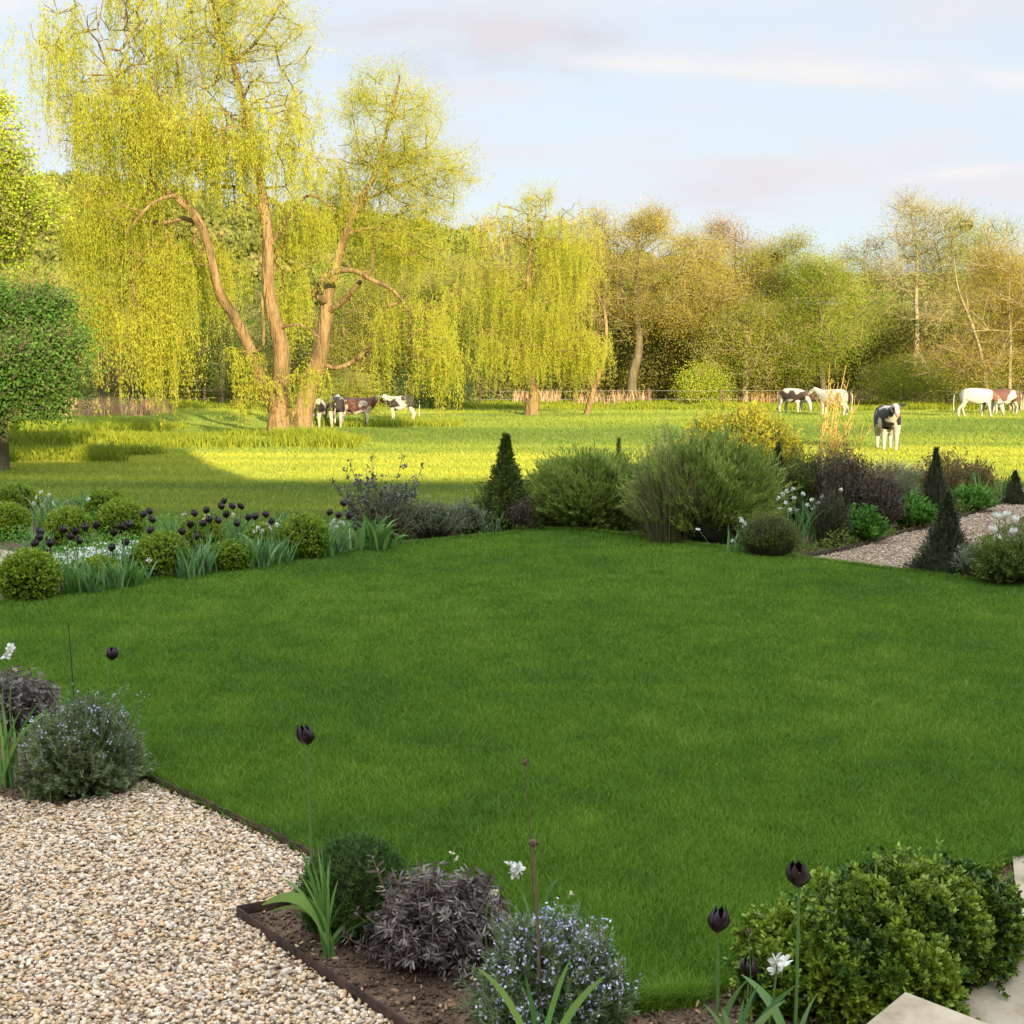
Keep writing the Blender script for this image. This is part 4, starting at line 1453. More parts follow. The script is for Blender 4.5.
def cow(label, pos, yaw, graze, mat, s=1.0, headturn=0, stride=.0, earcol='black', bias=0):
    root = thing('cow', label, 'cow', (pos[0], pos[1], float(zf(pos[0], pos[1])) - .02), 'young cattle grazing in the field')
    root.rotation_euler = (0, 0, yaw)
    root.scale = (s, s, s)
    ht = headturn
    N = [(-.62, 0, .97, .23, .25), (-.42, 0, .96, .27, .30), (0, 0, .87, .33, .36), (.36, 0, .90, .29, .35), (.58, 0, .93, .21, .28)]
    if graze:
        N += [(.80, .02 * ht, .80, .11, .16), (.99, .06 * ht, .56, .10, .13), (1.06, .10 * ht, .36, .085, .10), (1.10, .12 * ht, .17, .065, .06)]
    else:
        N += [(.76, .10 * ht, 1.10, .12, .16), (.90, .24 * ht, 1.22, .105, .125), (1.03, .34 * ht, 1.12, .085, .10), (1.14, .42 * ht, 1.00, .065, .065)]
    E = [(0, 1), (1, 2), (2, 3), (3, 4), (4, 5), (5, 6), (6, 7), (7, 8)]

    def leg(at_, pts):
        a = at_
        for p in pts:
            N.append(p)
            E.append((a, len(N) - 1))
            a = len(N) - 1
    for sd, st in ((1, stride), (-1, -stride)):
        leg(1, [(-.50, .16 * sd, .72, .15, .17), (-.44 + st * .4, .18 * sd, .56, .10, .12), (-.60 + st * .7, .17 * sd, .38, .06, .07), (-.56 + st, .17 * sd, .12, .045, .045), (-.53 + st, .16 * sd, .03, .048, .048)])
        leg(3, [(.42, .15 * sd, .68, .12, .14), (.44 - st * .4, .16 * sd, .40, .065, .07), (.43 - st * .8, .16 * sd, .12, .045, .045), (.45 - st * .9, .15 * sd, .03, .046, .046)])
    skin_mesh('body', N, E, mat, root)
    h = np.array(N[6][:3])
    hd = norm(np.array(N[8][:3]) - h)
    side = norm(np.cross(hd, np.array([0, 0, 1.])))
    for sd in (1, -1):
        A = Acc()
        b = h + side * sd * .10 + np.array([0, 0, .03])
        oval(A, np.array([b]), np.array([side * sd + np.array([0, 0, .12])]), .19, .10, .5, fold=.3)
        V = A.v[0]
        A.add(V + hd * .015, A.p[4][0][:, ::-1] - 0, .5)
        A.build('ear', M['black'] if earcol == 'black' else M['hidebrown'], root)
        A = Acc()
        V, Fc = lump(h + hd * .12 + side * sd * .098 + np.array([0, 0, .0]), (.02, .02, .02), 1, 0, 1)
        A.add(V, Fc, .5)
        A.build('eye', M['black'], root, smooth=True)
    m = np.array(N[8][:3])
    A = Acc()
    V, Fc = lump(m + hd * .035, (.055, .055, .05), 2, .02, 2)
    A.add(V, Fc, .5)
    A.build('muzzle', M['nose'], root, smooth=True)
    A = Acc()
    tubes(A, [[[-.78, 0, 1.05], [-.86, 0, .98], [-.88, .01, .75], [-.87, .02, .50], [-.86, .02, .38]]], .028, .016, .5, 6)
    V, Fc = lump((-.86, .02, .32), (.035, .035, .12), 3, .15, 2)
    A.add(V, Fc, .5)
    A.build('tail', mat, root)
    return root


M['hidebrown'] = noisemat('brown_hair', [(.16, .05, .02), (.22, .08, .04)], 8)
h1 = hide_mat('hide_black_white', (.012, .011, .012), 2.6, (1.3, .2, .4), .46, face=.90)
h2 = hide_mat('hide_dark_patches', (.035, .02, .015), 2.0, (5.3, 2.2, .4), .50)
h3 = hide_mat('hide_mostly_white', (.16, .09, .05), 2.6, (3.3, 7.2, 1.4), .62)
h4 = hide_mat('hide_white_red', (.17, .065, .035), 2.2, (8.3, 1.2, .4), .70, xband=(.74, .13))
h5 = hide_mat('hide_brown', (.10, .035, .02), 1.6, (2.1, 4.2, 2.4), .44)
h6 = hide_mat('hide_dark', (.02, .015, .012), 1.9, (6.1, 3.2, 5.4), .46)


def cpos(px, py, Y=None):
    p = at(px, py)
    return p


cow('black and white heifer standing nearest, head turned to face the garden', at(887, 449), rad(-98), False, h1, 1.0, headturn=.1)
cow('dark patched white heifer, leftmost of the group behind the border shrubs', at(792, 414), rad(-52), True, h2, 1.05, stride=.06)
cow('mostly white heifer seen through the golden twiggy shrub', at(833, 417), rad(142), False, h3, 1.05, headturn=.1)
cow('white heifer with a red brown neck grazing near the right edge', at(975, 418.5), rad(-6), True, h4, 1.10, stride=.16, earcol='brown')
cow('brown and white heifer half hidden behind the red necked grazing one', at(1003, 415), rad(-172), True, h5, 1.05, earcol='brown')
cow('brown backed heifer with a white belly grazing under the second willow', at(356, 426.5), rad(4), False, h5, .95, stride=.05)
cow('pale legged heifer half behind the hanging willow strands left of the brown backed one', at(337, 427), rad(95), False, h6, .98)
cow('dark faced heifer peering out beside the tallest willow trunk', at(318, 427), rad(-95), False, h6, .92)
cow('black and white heifer facing the brown backed one under the second willow', at(402, 420), rad(172), False, h6, .9)


# ------------------------------------------------------------------ garden plants
def finish(root, parts, smooth=()):
    off = np.array(root.location)
    for acc_, nm, mt in parts:
        if acc_ is None or not acc_.n:
            continue
        acc_.v = [v - off for v in acc_.v]
        acc_.build(nm, mt, root, smooth=nm in smooth)
    return root


def bezier(o, c, e, k):
    t = np.linspace(0, 1, k)[None, :, None]
    return o[:, None] * (1 - t) ** 2 + c[:, None] * 2 * t * (1 - t) + e[:, None] * t ** 2


def sprigs(base, rx, rz, zc, n, per, L, W, rng, start=.45, stemr=.0018, leafang=.8, lumps=.16, shape='ball', leaf='rhomb', stems=True, ks=7,
           clumpL=.12, ry=None, jit=.05, tintvar=.5, hgt_tint=.25, low=-.25, updir=.0, nl=.55):
    """sprigs radiating to a lumpy ellipsoid surface; returns leaf acc, stem acc, tip positions & directions"""
    ry = ry or rx
    base = np.asarray(base, float)
    u = rng.uniform(low, 1, n)
    th = rng.uniform(0, 6.283, n)
    s = np.sqrt(np.clip(1 - u * u, 0, 1))
    d = np.stack([s * np.cos(th), s * np.sin(th), u], 1)
    q = fnoise(d[:, 0] * 2 + d[:, 2], d[:, 1] * 2 - d[:, 2], .55, int(rng.integers(1e6)))
    rr = (rng.uniform(.82, 1.03, n)) if lumps < .15 else np.where(rng.random(n) < .12, rng.uniform(1.0, 1.22, n), rng.uniform(.68, 1.04, n)) * (1 + lumps * 2 * (q - .5))
    if shape in ('cone', 'spire'):
        hh = rng.random(n) ** 1.35
        rad_ = (1 - hh) ** (.85 if shape == 'cone' else 1.25) * rng.uniform(.45, 1.02, n) * (1 + lumps * (q - .5) * 2) + .02
        e = base + np.stack([np.cos(th) * rad_ * rx, np.sin(th) * rad_ * ry, (.02 + hh) * rz], 1)
        o = base + np.stack([np.cos(th) * rad_ * rx * .25, np.sin(th) * rad_ * ry * .25, np.maximum(hh * rz - .16 * rz - .3 * rad_ * rx, .01)], 1)
        c = o * .5 + e * .5 + np.stack([np.cos(th) * rad_ * rx * .2, np.sin(th) * rad_ * ry * .2, -.02 * np.ones(n)], 1)
    else:
        e = base + np.array([0, 0, zc]) + d * rr[:, None] * np.array([rx, ry, rz])
        e[:, 2] = np.maximum(e[:, 2], base[2] + .01)
        o = base + np.stack([(e[:, 0] - base[0]) * .35, (e[:, 1] - base[1]) * .35, np.full(n, .01)], 1)
        if zc > rz * .8:
            o[:, 2] = base[2] + zc * .5
        c = o * .45 + e * .55
        c[:, 2] = np.maximum(c[:, 2], base[2] + .6 * (e[:, 2] - base[2])) + updir * rz
    P = bezier(o, c, e, ks) + rng.normal(0, jit * .3, (n, 1, 3)) * rz
    A, S = Acc(), Acc()
    if stems:
        ribbons(S, P, np.full(n, stemr * 2), rng.random(n), rng=rng, prof=np.linspace(1, .5, ks))
    sid = np.repeat(np.arange(n), per)
    tt = start + (1 - start) * rng.random(len(sid)) ** .8
    f = tt * (ks - 1)
    i = np.minimum(f.astype(int), ks - 2)
    fr = (f - i)[:, None]
    p = P[sid, i] * (1 - fr) + P[sid, i + 1] * fr
    T = norm(P[sid, i + 1] - P[sid, i])
    pd = norm(np.cross(T, rng.normal(size=T.shape)))
    dd = T * math.cos(leafang) + pd * math.sin(leafang)
    tn = np.clip(.35 + tintvar * (fnoise(p[:, 0] + p[:, 2], p[:, 1] - p[:, 2], clumpL, int(rng.integers(1e6))) - .5) * 1.6 + hgt_tint * (tt - .6) * 2 + rng.normal(0, .12, len(p)) + rng.normal(0, .12, n)[sid], 0, 1)
    fn = oval if leaf == 'oval' else rhomb
    if leaf == 'oval':
        oval(A, p, dd, L * rng.uniform(.6, 1.2, len(p)), W * rng.uniform(.7, 1.15, len(p)), tn, rng)
    else:
        rhomb(A, p, dd, L * rng.uniform(.6, 1.2, len(p)), W * rng.uniform(.7, 1.15, len(p)), tn, rng)
    td = norm(P[:, -1] - P[:, -2])
    return A, S, P[:, -1], td


def core(base, rx, rz, zc, seed, ry=None, f=.72):
    A = Acc()
    V, Fc = lump((base[0], base[1], base[2] + zc), (rx * f, (ry or rx) * f, rz * f), seed, .15, 3)
    V[:, 2] = np.maximum(V[:, 2], base[2] - .02)
    A.add(V, Fc, .5)
    return A


def box_ball(label, px, pyb, rpx, seed, Y=None, mat='boxgold', hfac=1.0, dens_=1.0, group='clipped box balls in the left border', dome=False):
    rng = np.random.default_rng(seed)
    p = at(px, pyb)
    r = rpx / F * p[1]
    b = np.array([p[0], p[1] + r * .35, .012])
    n = int(1900 * dens_)
    A, S, _, _ = sprigs(b, r, r * hfac, r * hfac * .82, n, 12, .022, .014, rng, start=.78, lumps=.07, low=-.9, clumpL=.10, tintvar=.5, leafang=.9, stems=False)
    root = thing('box_ball', label, 'box ball', b, group)
    return finish(root, [(core(b, r, r * hfac, r * hfac * .82, seed, f=.76), 'stems', M['inner']), (A, 'foliage', M[mat])])


BB = [
    ('yellow green clipped box ball at the left edge touching the lawn corner', 26, 603, 31, 301, .95),
    ('clipped box ball midway along the lawn side, beneath a row of dark tulips', 160, 580, 29, 302, .9),
    ('low small clipped box ball close to the lawn with a pale drooping leaf in front', 228, 573, 23, 303, .75),
    ('clipped box ball nearest the grey leaved branching shrub', 303, 561, 26, 304, 1.0),
    ('pale topped box ball at the left edge above the sandy path', 6, 541, 22, 305, .95),
    ('rearmost flat topped box ball at the left edge', 12, 522, 24, 306, .9),
    ('box ball behind the middle of the dark tulip cluster at left', 66, 550, 24, 307, 1.0),
    ('box ball right of the dark tulip cluster above the white carpet of flowers', 119, 545, 25, 308, 1.0),
    ('rear low box ball showing above the dark tulips at left', 104, 520, 21, 309, .8),
    ('box ball behind the blackish tulips between the two lawn side balls', 199, 555, 22, 310, 1.0),
    ('reddish tinged small box ball below the white carpet of flowers', 98, 588, 19, 311, .9),
    ('box ball half hidden among tulip stems right of the low small ball', 262, 553, 18, 312, .9)]
for lb, px, pb, rp, sd, hf in BB:
    box_ball(lb, px, pb, rp, sd, hfac=hf)


def petals(acc, c, r, h, rng, n=6, openf=.92, tint=None, closed=.35, tilt=(0, 0), wide=.62):
    """cup of overlapping petals; c = base centre"""
    nu, nv = 5, 7
    for k in range(n):
        a0 = k / n * 6.283 + (.5 if k % 2 else 0) * .2 + rng.normal(0, .06)
        ro = r * (1 if k % 2 else .93)
        V = []
        for j in range(nv):
            v = j / (nv - 1)
            prof = math.sin(min(1, v * 1.6 + .15) * math.pi * .5) * (1 - closed * v ** 3)
            hw = wide * max(.05, 1 - (2 * v - .85) ** 2 * .75) * (1 if v < .95 else .35)
            for i in range(nu):
                u = (i / (nu - 1) - .5) * 2
                a = a0 + u * hw
                z = h * v - (abs(u) ** 2) * h * .10 * v
                rr = ro * prof * (1 + .03 * u)
                V.append([c[0] + math.cos(a) * rr + tilt[0] * z, c[1] + math.sin(a) * rr + tilt[1] * z, c[2] + z])
        q = [[j * nu + i, j * nu + i + 1, (j + 1) * nu + i + 1, (j + 1) * nu + i] for j in range(nv - 1) for i in range(nu - 1)]
        acc.add(V, np.array(q), rng.uniform(.2, .9) if tint is None else tint)


def strap(acc, b, az, length, W, rng, lean=.5, bend=.8, tint=.5, twist=.3, k=9, channel=0.0):
    t = np.linspace(0, 1, k)
    ang = lean + bend * t ** 1.7
    dl = length / (k - 1)
    hr = np.concatenate([[0], np.cumsum(np.sin(ang[:-1]) * dl)])
    hz = np.concatenate([[0], np.cumsum(np.cos(ang[:-1]) * dl)])
    hz = np.maximum(hz, .0)
    P = np.stack([b[0] + np.cos(az) * hr, b[1] + np.sin(az) * hr, b[2] + hz], 1)[None]
    side = np.array([math.cos(az + twist), math.sin(az + twist), .0])
    sd = np.broadcast_to(np.array([-math.sin(az), math.cos(az), 0]), P.shape)
    # lay the ribbon across its bending direction
    T = np.gradient(P, axis=1)
    nrm = np.cross(T, sd)
    ribbons(acc, P, [W], [tint], side=nrm + rng.normal(0, .25, 3), rng=rng)


def tulip(label, base, head, size=1.0, mat='tulip', leaves=3, seed=0, group=None, lod=False, leafmat_='glaucous', leaflen=.26):
    rng = np.random.default_rng(seed)
    base, head = np.asarray(base, float), np.asarray(head, float)
    root = thing('tulip', label, 'tulip', base, group)
    S, L, P = Acc(), Acc(), Acc()
    m = (base + head) / 2 + np.array([rng.normal(0, .015), rng.normal(0, .01), 0]) - (head - base) * np.array([.25, .25, 0])
    q = bezier(base[None], m[None], head[None], 8)
    tubes(S, q, .0052 * size, .0040 * size, .5, 7)
    h, r = .076 * size, .036 * size
    hb = head - np.array([0, 0, h * .5])
    petals(P, hb, r, h, rng, tint=None, tilt=(rng.normal(0, .12), rng.normal(0, .1)), closed=rng.uniform(.38, .6), wide=.8)
    for k in range(leaves):
        az = rng.uniform(0, 6.28)
        strap(L, base + np.array([0, 0, .0]), az, leaflen * rng.uniform(.7, 1.25), .042 * rng.uniform(.7, 1.1), rng, lean=rng.uniform(.1, .4), bend=rng.uniform(.3, 1.4), tint=rng.uniform(.1, .9))
    return finish(root, [(S, 'stem', M['stem']), (P, 'flower', M[mat]), (L, 'leaf', M[leafmat_])], smooth=('flower', 'stem'))


def bed_tulip(label, px, py, seed, mat='tulip', hgt=None, group=None, s=1.0):
    hh = hgt or .56
    Y = (2.0 - hh) * F / (py - 374)
    # keep inside the border
    lawnY = 2400 / (607 - .155 * px - 374) if px < 540 else 15
    Y = max(Y, lawnY + .25)
    head = atY(px, py, Y)
    rng = np.random.default_rng(seed)
    b = np.array([head[0] + rng.normal(0, .03), Y + rng.normal(0, .03), .012])
    return tulip(label, b, head, s, mat, seed=seed, group=group, leaves=3)


CL = {
    'left': ('rank', 'dark tulips on the sandy path side at the far left', [(41, 531), (34, 543), (39, 537), (50, 543), (48, 553)]),
    'mid': ('rank', 'dark tulips bunched before the rear box balls', [(64, 529), (71, 536), (75, 531), (80, 540), (85, 527), (96, 525), (111, 547), (114, 532), (122, 526), (125, 542), (130, 524)]),
    'ball': ('rank', 'dark tulips standing over the midway box ball', [(143, 514), (150, 511), (153, 519), (150, 530), (133, 558)]),
    'row': ('rank', 'dark tulips in the tall row between the two balls', [(182, 531), (190, 524), (195, 513), (196, 536), (203, 523), (206, 510), (209, 519), (219, 520), (222, 506), (226, 514), (223, 501)]),
    'right': ('rank', 'dark tulips right of the tall row', [(233, 506), (237, 523), (242, 506), (248, 517), (255, 516), (266, 514), (271, 521), (298, 516)]),
    'shrub': ('rank', 'dark tulips against the grey branching shrub', [(329, 512), (338, 515), (344, 503), (349, 516), (355, 527)])}
ORD = ['leftmost', 'second', 'third', 'fourth', 'fifth', 'sixth', 'seventh', 'eighth', 'ninth', 'tenth', 'rightmost']
sd = 400
for key, (_, where, pts) in CL.items():
    pts = sorted(pts)
    for i, (px, py) in enumerate(pts):
        w_ = 'rightmost' if i == len(pts) - 1 else (ORD[i] + ('' if i == 0 else ' from left'))
        bed_tulip(f'{w_} of the {where}', px, py, sd, group='dark tulips in the left border', s=1.12)
        sd += 1


def bulb_clump(label, px, pyb, wpx, hpx, n, seed, mat='bulbleaf', flowers=(), fmat='white', name='leaf_clump', cat='leaf clump', W=.02, bend=1.0, group='bulb leaves in the borders'):
    rng = np.random.default_rng(seed)
    p = at(px, pyb)
    b = np.array([p[0], p[1], .012])
    r = wpx / 2 / F * p[1]
    h = hpx / F * p[1]
    root = thing(name, label, cat, b, group)
    L, S, Fs = Acc(), Acc(), []
    for i in range(n):
        o = b + np.array([rng.normal(0, r * .45), rng.normal(0, r * .3), 0])
        az = rng.uniform(0, 6.28)
        strap(L, o, az, h * rng.uniform(.7, 1.35), W * rng.uniform(.6, 1.3), rng, lean=rng.uniform(0, .45), bend=rng.uniform(.1, bend * 1.6), tint=rng.random())
    for i, (fx, fy) in enumerate(flowers):
        head = atY(fx, fy, p[1] + rng.normal(0, .08))
        bb = b + np.array([(head[0] - b[0]) * .6, 0, 0])
        tubes(S, bezier(bb[None], (bb * .5 + head * .5 + np.array([0, 0, .03]))[None], head[None], 5), .003, .002, .5, 4)
        f1 = Acc()
        daff(f1, head, rng, .032)
        Fs.append((f1, 'flower', M[fmat]))
    return finish(root, [(L, 'leaf', M[mat]), (S, 'stem', M['stem'])] + Fs)


def daff(acc, c, rng, r, cup=True):
    nrm = norm(rng.normal(0, 1, 3) + np.array([0, -1.6, .2]))
    a = norm(np.cross(nrm, [0, 0, 1]))
    b = np.cross(nrm, a)
    pts, ds = [], []
    for k in range(6):
        t = k / 6 * 6.283
        ds.append(a * math.cos(t) + b * math.sin(t) - nrm * .12)
        pts.append(c)
    oval(acc, np.array(pts), np.array(ds), r, r * .75, rng.uniform(.4, 1, 6), rng)
    if cup:
        t = np.arange(8) / 8 * 6.283
        R0 = [c + (a * math.cos(x) + b * math.sin(x)) * r * .16 for x in t]
        R1 = [c + nrm * r * .35 + (a * math.cos(x) + b * math.sin(x)) * r * .26 for x in t]
        acc.add(np.array(R0 + R1), np.array([[i, (i + 1) % 8, 8 + (i + 1) % 8, 8 + i] for i in range(8)]), .1)


# foliage between the tulips on the lawn side
clumps = [(72, 597, 30, 34), (92, 596, 26, 30), (116, 592, 24, 30), (132, 590, 20, 28), (188, 582, 22, 34), (204, 577, 18, 30), (246, 572, 22, 34), (262, 570, 22, 32), (282, 566, 18, 30), (322, 560, 22, 30),
          (340, 556, 22, 32), (40, 560, 24, 26), (46, 532, 30, 30), (84, 515, 20, 22), (175, 545, 20, 26), (215, 548, 24, 28), (240, 545, 24, 28), (285, 540, 20, 24), (60, 575, 20, 20)]
wh = ['beside the left edge ball', 'left of the reddish small ball', 'right of the reddish small ball', 'left of the midway ball', 'right of the midway ball', 'left of the low small ball', 'right of the low small ball',
      'between the low small ball and its right neighbour', 'left of the ball nearest the grey shrub', 'right of the ball nearest the grey shrub', 'under the four tulips by the grey shrub', 'by the sandy path end',
      'rising behind the left edge balls', 'standing up behind the rear low ball', 'behind the midway ball', 'behind the low small ball', 'behind the tulips of the tall row', 'behind the rightmost tulips', 'on the sandy path side of the left edge ball']
for i, (x, y, w_, h_) in enumerate(clumps):
    bulb_clump('blue green tulip and bulb leaves ' + wh[i], x, y, w_, h_, 44, 500 + i, 'glaucous' if i % 3 else 'bulbleaf', W=.026 if i % 2 else .016, bend=.6)
rng = np.random.default_rng(550)


def cover(label, poly, n, hmax, mat, seed):
    rng = np.random.default_rng(seed)
    P = np.asarray(poly)
    x, y = rng.uniform(max(P[:, 0].min(), -10), min(P[:, 0].max(), 11), n), rng.uniform(P[:, 1].min(), P[:, 1].max(), n)
    q = fnoise(x, y, .5, seed)
    k = inpoly(x, y, P) & (q + rng.normal(0, .06, n) > .44)
    x, y, q = x[k], y[k], q[k]
    n = len(x)
    z = rng.random(n) * hmax * np.clip((q - .40) * 4, .2, 1.3) + .01
    A = Acc()
    rhomb(A, np.stack([x, y, z], 1), rng.normal(size=(n, 3)) + np.array([0, 0, .5]), .05 * rng.uniform(.5, 1.3, n), .018, np.clip(q + rng.normal(0, .2, n), 0, 1), rng)
    tag(A.build('ground_cover', M[mat]), label, 'ground cover', None, 'stuff')


cover('low mixed leaves covering the earth of the left border', BED_FL, 120000, .20, 'greenplant', 551)
cover('low mixed leaves covering the earth of the far right border', BED_FR, 150000, .20, 'darkleaf', 552)
cover('low mixed leaves in the border right of the far path', BED_R, 60000, .15, 'darkleaf', 553)
bulb_clump('large fresh green drooping bulb leaves in front of the grey branching shrub', 375, 552, 44, 36, 46, 540, 'bulbleaf', W=.045, bend=1.2)
bulb_clump('long pale leaf blades flopping onto the lawn under the grey shrub', 398, 549, 24, 20, 10, 541, 'bulbleaf', W=.03, bend=1.6)
bulb_clump('tall white narcissi in the rear of the left border', 44, 530, 26, 34, 18, 542, 'greygreen', [(36, 497), (41, 492), (45, 500), (49, 495), (53, 503), (42, 505), (34, 503), (88, 499)], 'white', 'narcissus', 'narcissus')
bulb_clump('white narcissi at the right end of the tall tulip row', 262, 560, 24, 30, 16, 543, 'glaucous', [(258, 528), (262, 531), (268, 524), (272, 521), (277, 525), (270, 528), (255, 531)], 'white', 'narcissus', 'narcissus', group='white narcissi in the borders')
bulb_clump('white narcissi below the four dark tulips by the grey shrub', 335, 550, 22, 26, 14, 544, 'glaucous', [(331, 524), (334, 521), (340, 522), (343, 523), (332, 528), (336, 526)], 'white', 'narcissus', 'narcissus', group='white narcissi in the borders')
bulb_clump('cream tulip like narcissi between the dark tulips of the tall row', 207, 560, 16, 30, 8, 545, 'glaucous', [(207, 515), (184, 514), (233, 515), (205, 519)], 'cream', 'narcissus', 'narcissus', group='white narcissi in the borders')
bulb_clump('single white flower on a stem beside the midway box ball', 148, 585, 12, 26, 8, 546, 'glaucous', [(149, 560), (56, 570)], 'white', 'narcissus', 'narcissus', group='white narcissi in the borders')
bulb_clump('two white blooms among the rear box balls', 68, 540, 16, 22, 8, 547, 'glaucous', [(64, 515), (78, 514), (66, 516)], 'white', 'narcissus', 'narcissus', group='white narcissi in the borders')

# carpet of white flowers
rng = np.random.default_rng(560)
A, S = Acc(), Acc()
c0, c1 = at(48, 578), at(140, 563)
n = 900
t = rng.random(n)
p = c0[None] * (1 - t[:, None]) + c1[None] * t[:, None] + np.stack([rng.normal(0, .12, n), rng.normal(0, .22, n), .16 + rng.normal(0, .035, n)], 1)
rhomb(A, p, rng.normal(size=(n, 3)), .030, .028, rng.random(n), rng)
q = p.copy(); q = np.repeat(q, 6, 0) + rng.normal(0, .05, (n * 6, 3)); q[:, 2] = rng.random(n * 6) * .15 + .01
rhomb(S, q, rng.normal(size=q.shape) + np.array([0, 0, .8]), .05, .014, rng.random(len(q)), rng)
root = thing('white_flower_carpet', 'low carpet of small white flowers between the box balls', 'flowers', (c0[0], c0[1], .012))
finish(root, [(A, 'flower', M['white']), (S, 'foliage', M['glaucous'])])


def shrub(name, label, cat, px, pyb, wpx, hpx, seed, mat, n=700, per=14, L=.03, W=.012, start=.4, lumps=.5, stemmat='twigleaf', shape='ball', corf=.7, ymul=.8, leaf='rhomb', low=-.1, zc=None, stems=True,
          flowers=None, group='shrubs of the borders', stemr=.002, hgt_tint=.25, clumpL=.14, dy=.0, updir=0, tintvar=.7, leafang=.8, jit=.16):
    rng = np.random.default_rng(seed)
    p = at(px, pyb)
    r = wpx / 2 / F * p[1]
    h = hpx / F * p[1]
    b = np.array([p[0], p[1] + r * .5 + dy, .012])
    h *= b[1] / p[1]
    r *= b[1] / p[1]
    zc_ = h * .38 if zc is None else zc * h
    rz = h - zc_ if shape not in ('cone', 'spire') else h
    if shape in ('cone', 'spire'):
        jit *= .25
    A, S, T, D = sprigs(b, r, rz, zc_, n, per, L, W, rng, start=start, lumps=lumps, ry=r * ymul, low=low, shape=shape, leaf=leaf, stems=stems, stemr=stemr, hgt_tint=hgt_tint, clumpL=clumpL, updir=updir, tintvar=tintvar, leafang=leafang, jit=jit)
    root = thing(name, label, cat, b, group)
    C = None
    if corf > 0:
        if shape in ('cone', 'spire'):
            C = Acc()
            k = 14
            th = np.arange(k) / k * 6.283
            rings = []
            for z, s in ((0, .6), (.1, .62), (.3, .5), (.6, .26), (.85, .08)) if shape == 'cone' else ((0, .62), (.1, .56), (.3, .34), (.6, .14), (.85, .03)):
                rr = r * s * (1 + .15 * np.sin(th * 3 + z * 9)) * corf / .7
                rings.append(np.stack([b[0] + rr * np.cos(th), b[1] + rr * np.sin(th) * ymul, np.full(k, b[2] + z * h)], 1))
            C.add(np.concatenate(rings), np.array([[j * k + i, j * k + (i + 1) % k, (j + 1) * k + (i + 1) % k, (j + 1) * k + i] for j in range(4) for i in range(k)]), .5)
        else:
            C = core(b, r, rz, zc_, seed, r * ymul, corf)
    Fl = None
    fm = None
    if flowers:
        nf, fr, fm, region = flowers
        Fl = Acc()
        k = rng.choice(len(T), min(nf, len(T)), replace=False)
        if region == 'top':
            k = k[T[k][:, 2] > b[2] + h * .45]
        c = np.repeat(T[k], 5, 0) + rng.normal(0, fr * .9, (len(k) * 5, 3))
        rhomb(Fl, c, rng.normal(size=c.shape), fr, fr * .7, np.clip(rng.random(len(c)), 0, 1), rng)
    finish(root, [(C, 'inner_twigs', M['inner']), (S if stems else None, 'stems', M[stemmat]), (A, 'foliage', M[mat]), (Fl, 'flowers', M[fm] if fm else None)])
    return root


# ----- left border right end
def branching_shrub():
    rng = np.random.default_rng(570)
    p = at(380, 540)
    b = np.array([p[0], p[1], .012])
    Y = p[1]
    tips = [(332, 481), (345, 470), (350, 462), (358, 476), (366, 470), (372, 458), (383, 475), (392, 480), (402, 458), (410, 478), (423, 466), (418, 484), (340, 490), (388, 490), (375, 486), (361, 492), (402, 492), (350, 498), (395, 500), (380, 500), (368, 505), (412, 500), (357, 510), (400, 512), (345, 512), (388, 512)]
    S, L = Acc(), Acc()
    for (x, y) in tips:
        e = atY(x, y, Y + rng.normal(0, .25))
        c = b * .5 + e * .5 + np.array([(e[0] - b[0]) * .18, 0, .05])
        o = b + np.array([rng.normal(0, .05), rng.normal(0, .05), 0])
        P = bezier(o[None], c[None], e[None], 9)
        tubes(S, P, .007, .003, rng.random(), 5)
        for k in range(5):
            t = rng.uniform(.45, .9)
            j = int(t * 8)
            q0 = P[0, j]
            q1 = q0 + norm(rng.normal(0, 1, 3) + np.array([0, 0, 1.0])) * rng.uniform(.08, .2)
            Q = np.stack([q0, (q0 + q1) / 2 + rng.normal(0, .01, 3), q1])[None]
            tubes(S, Q, .003, .002, rng.random(), 4)
            m = 14
            tt = rng.random(m)[:, None]
            pp = q0 * (1 - tt) + q1 * tt
            oval(L, pp, rng.normal(0, 1, (m, 3)) + np.array([0, 0, .4]), .04 * rng.uniform(.6, 1.2, m), .022, rng.random(m), rng)
        m = 26
        j = rng.integers(4, 9, m)
        oval(L, P[0, j] + rng.normal(0, .012, (m, 3)), rng.normal(0, 1, (m, 3)) + np.array([0, 0, .5]), .042 * rng.uniform(.6, 1.2, m), .024, rng.random(m), rng)
    root = thing('branching_shrub', 'open grey leaved shrub with upright branches against the lit grass, left of centre', 'shrub', b, 'shrubs of the borders')
    finish(root, [(S, 'stems', M['twigleaf']), (L, 'foliage', M['greyleaf'])])


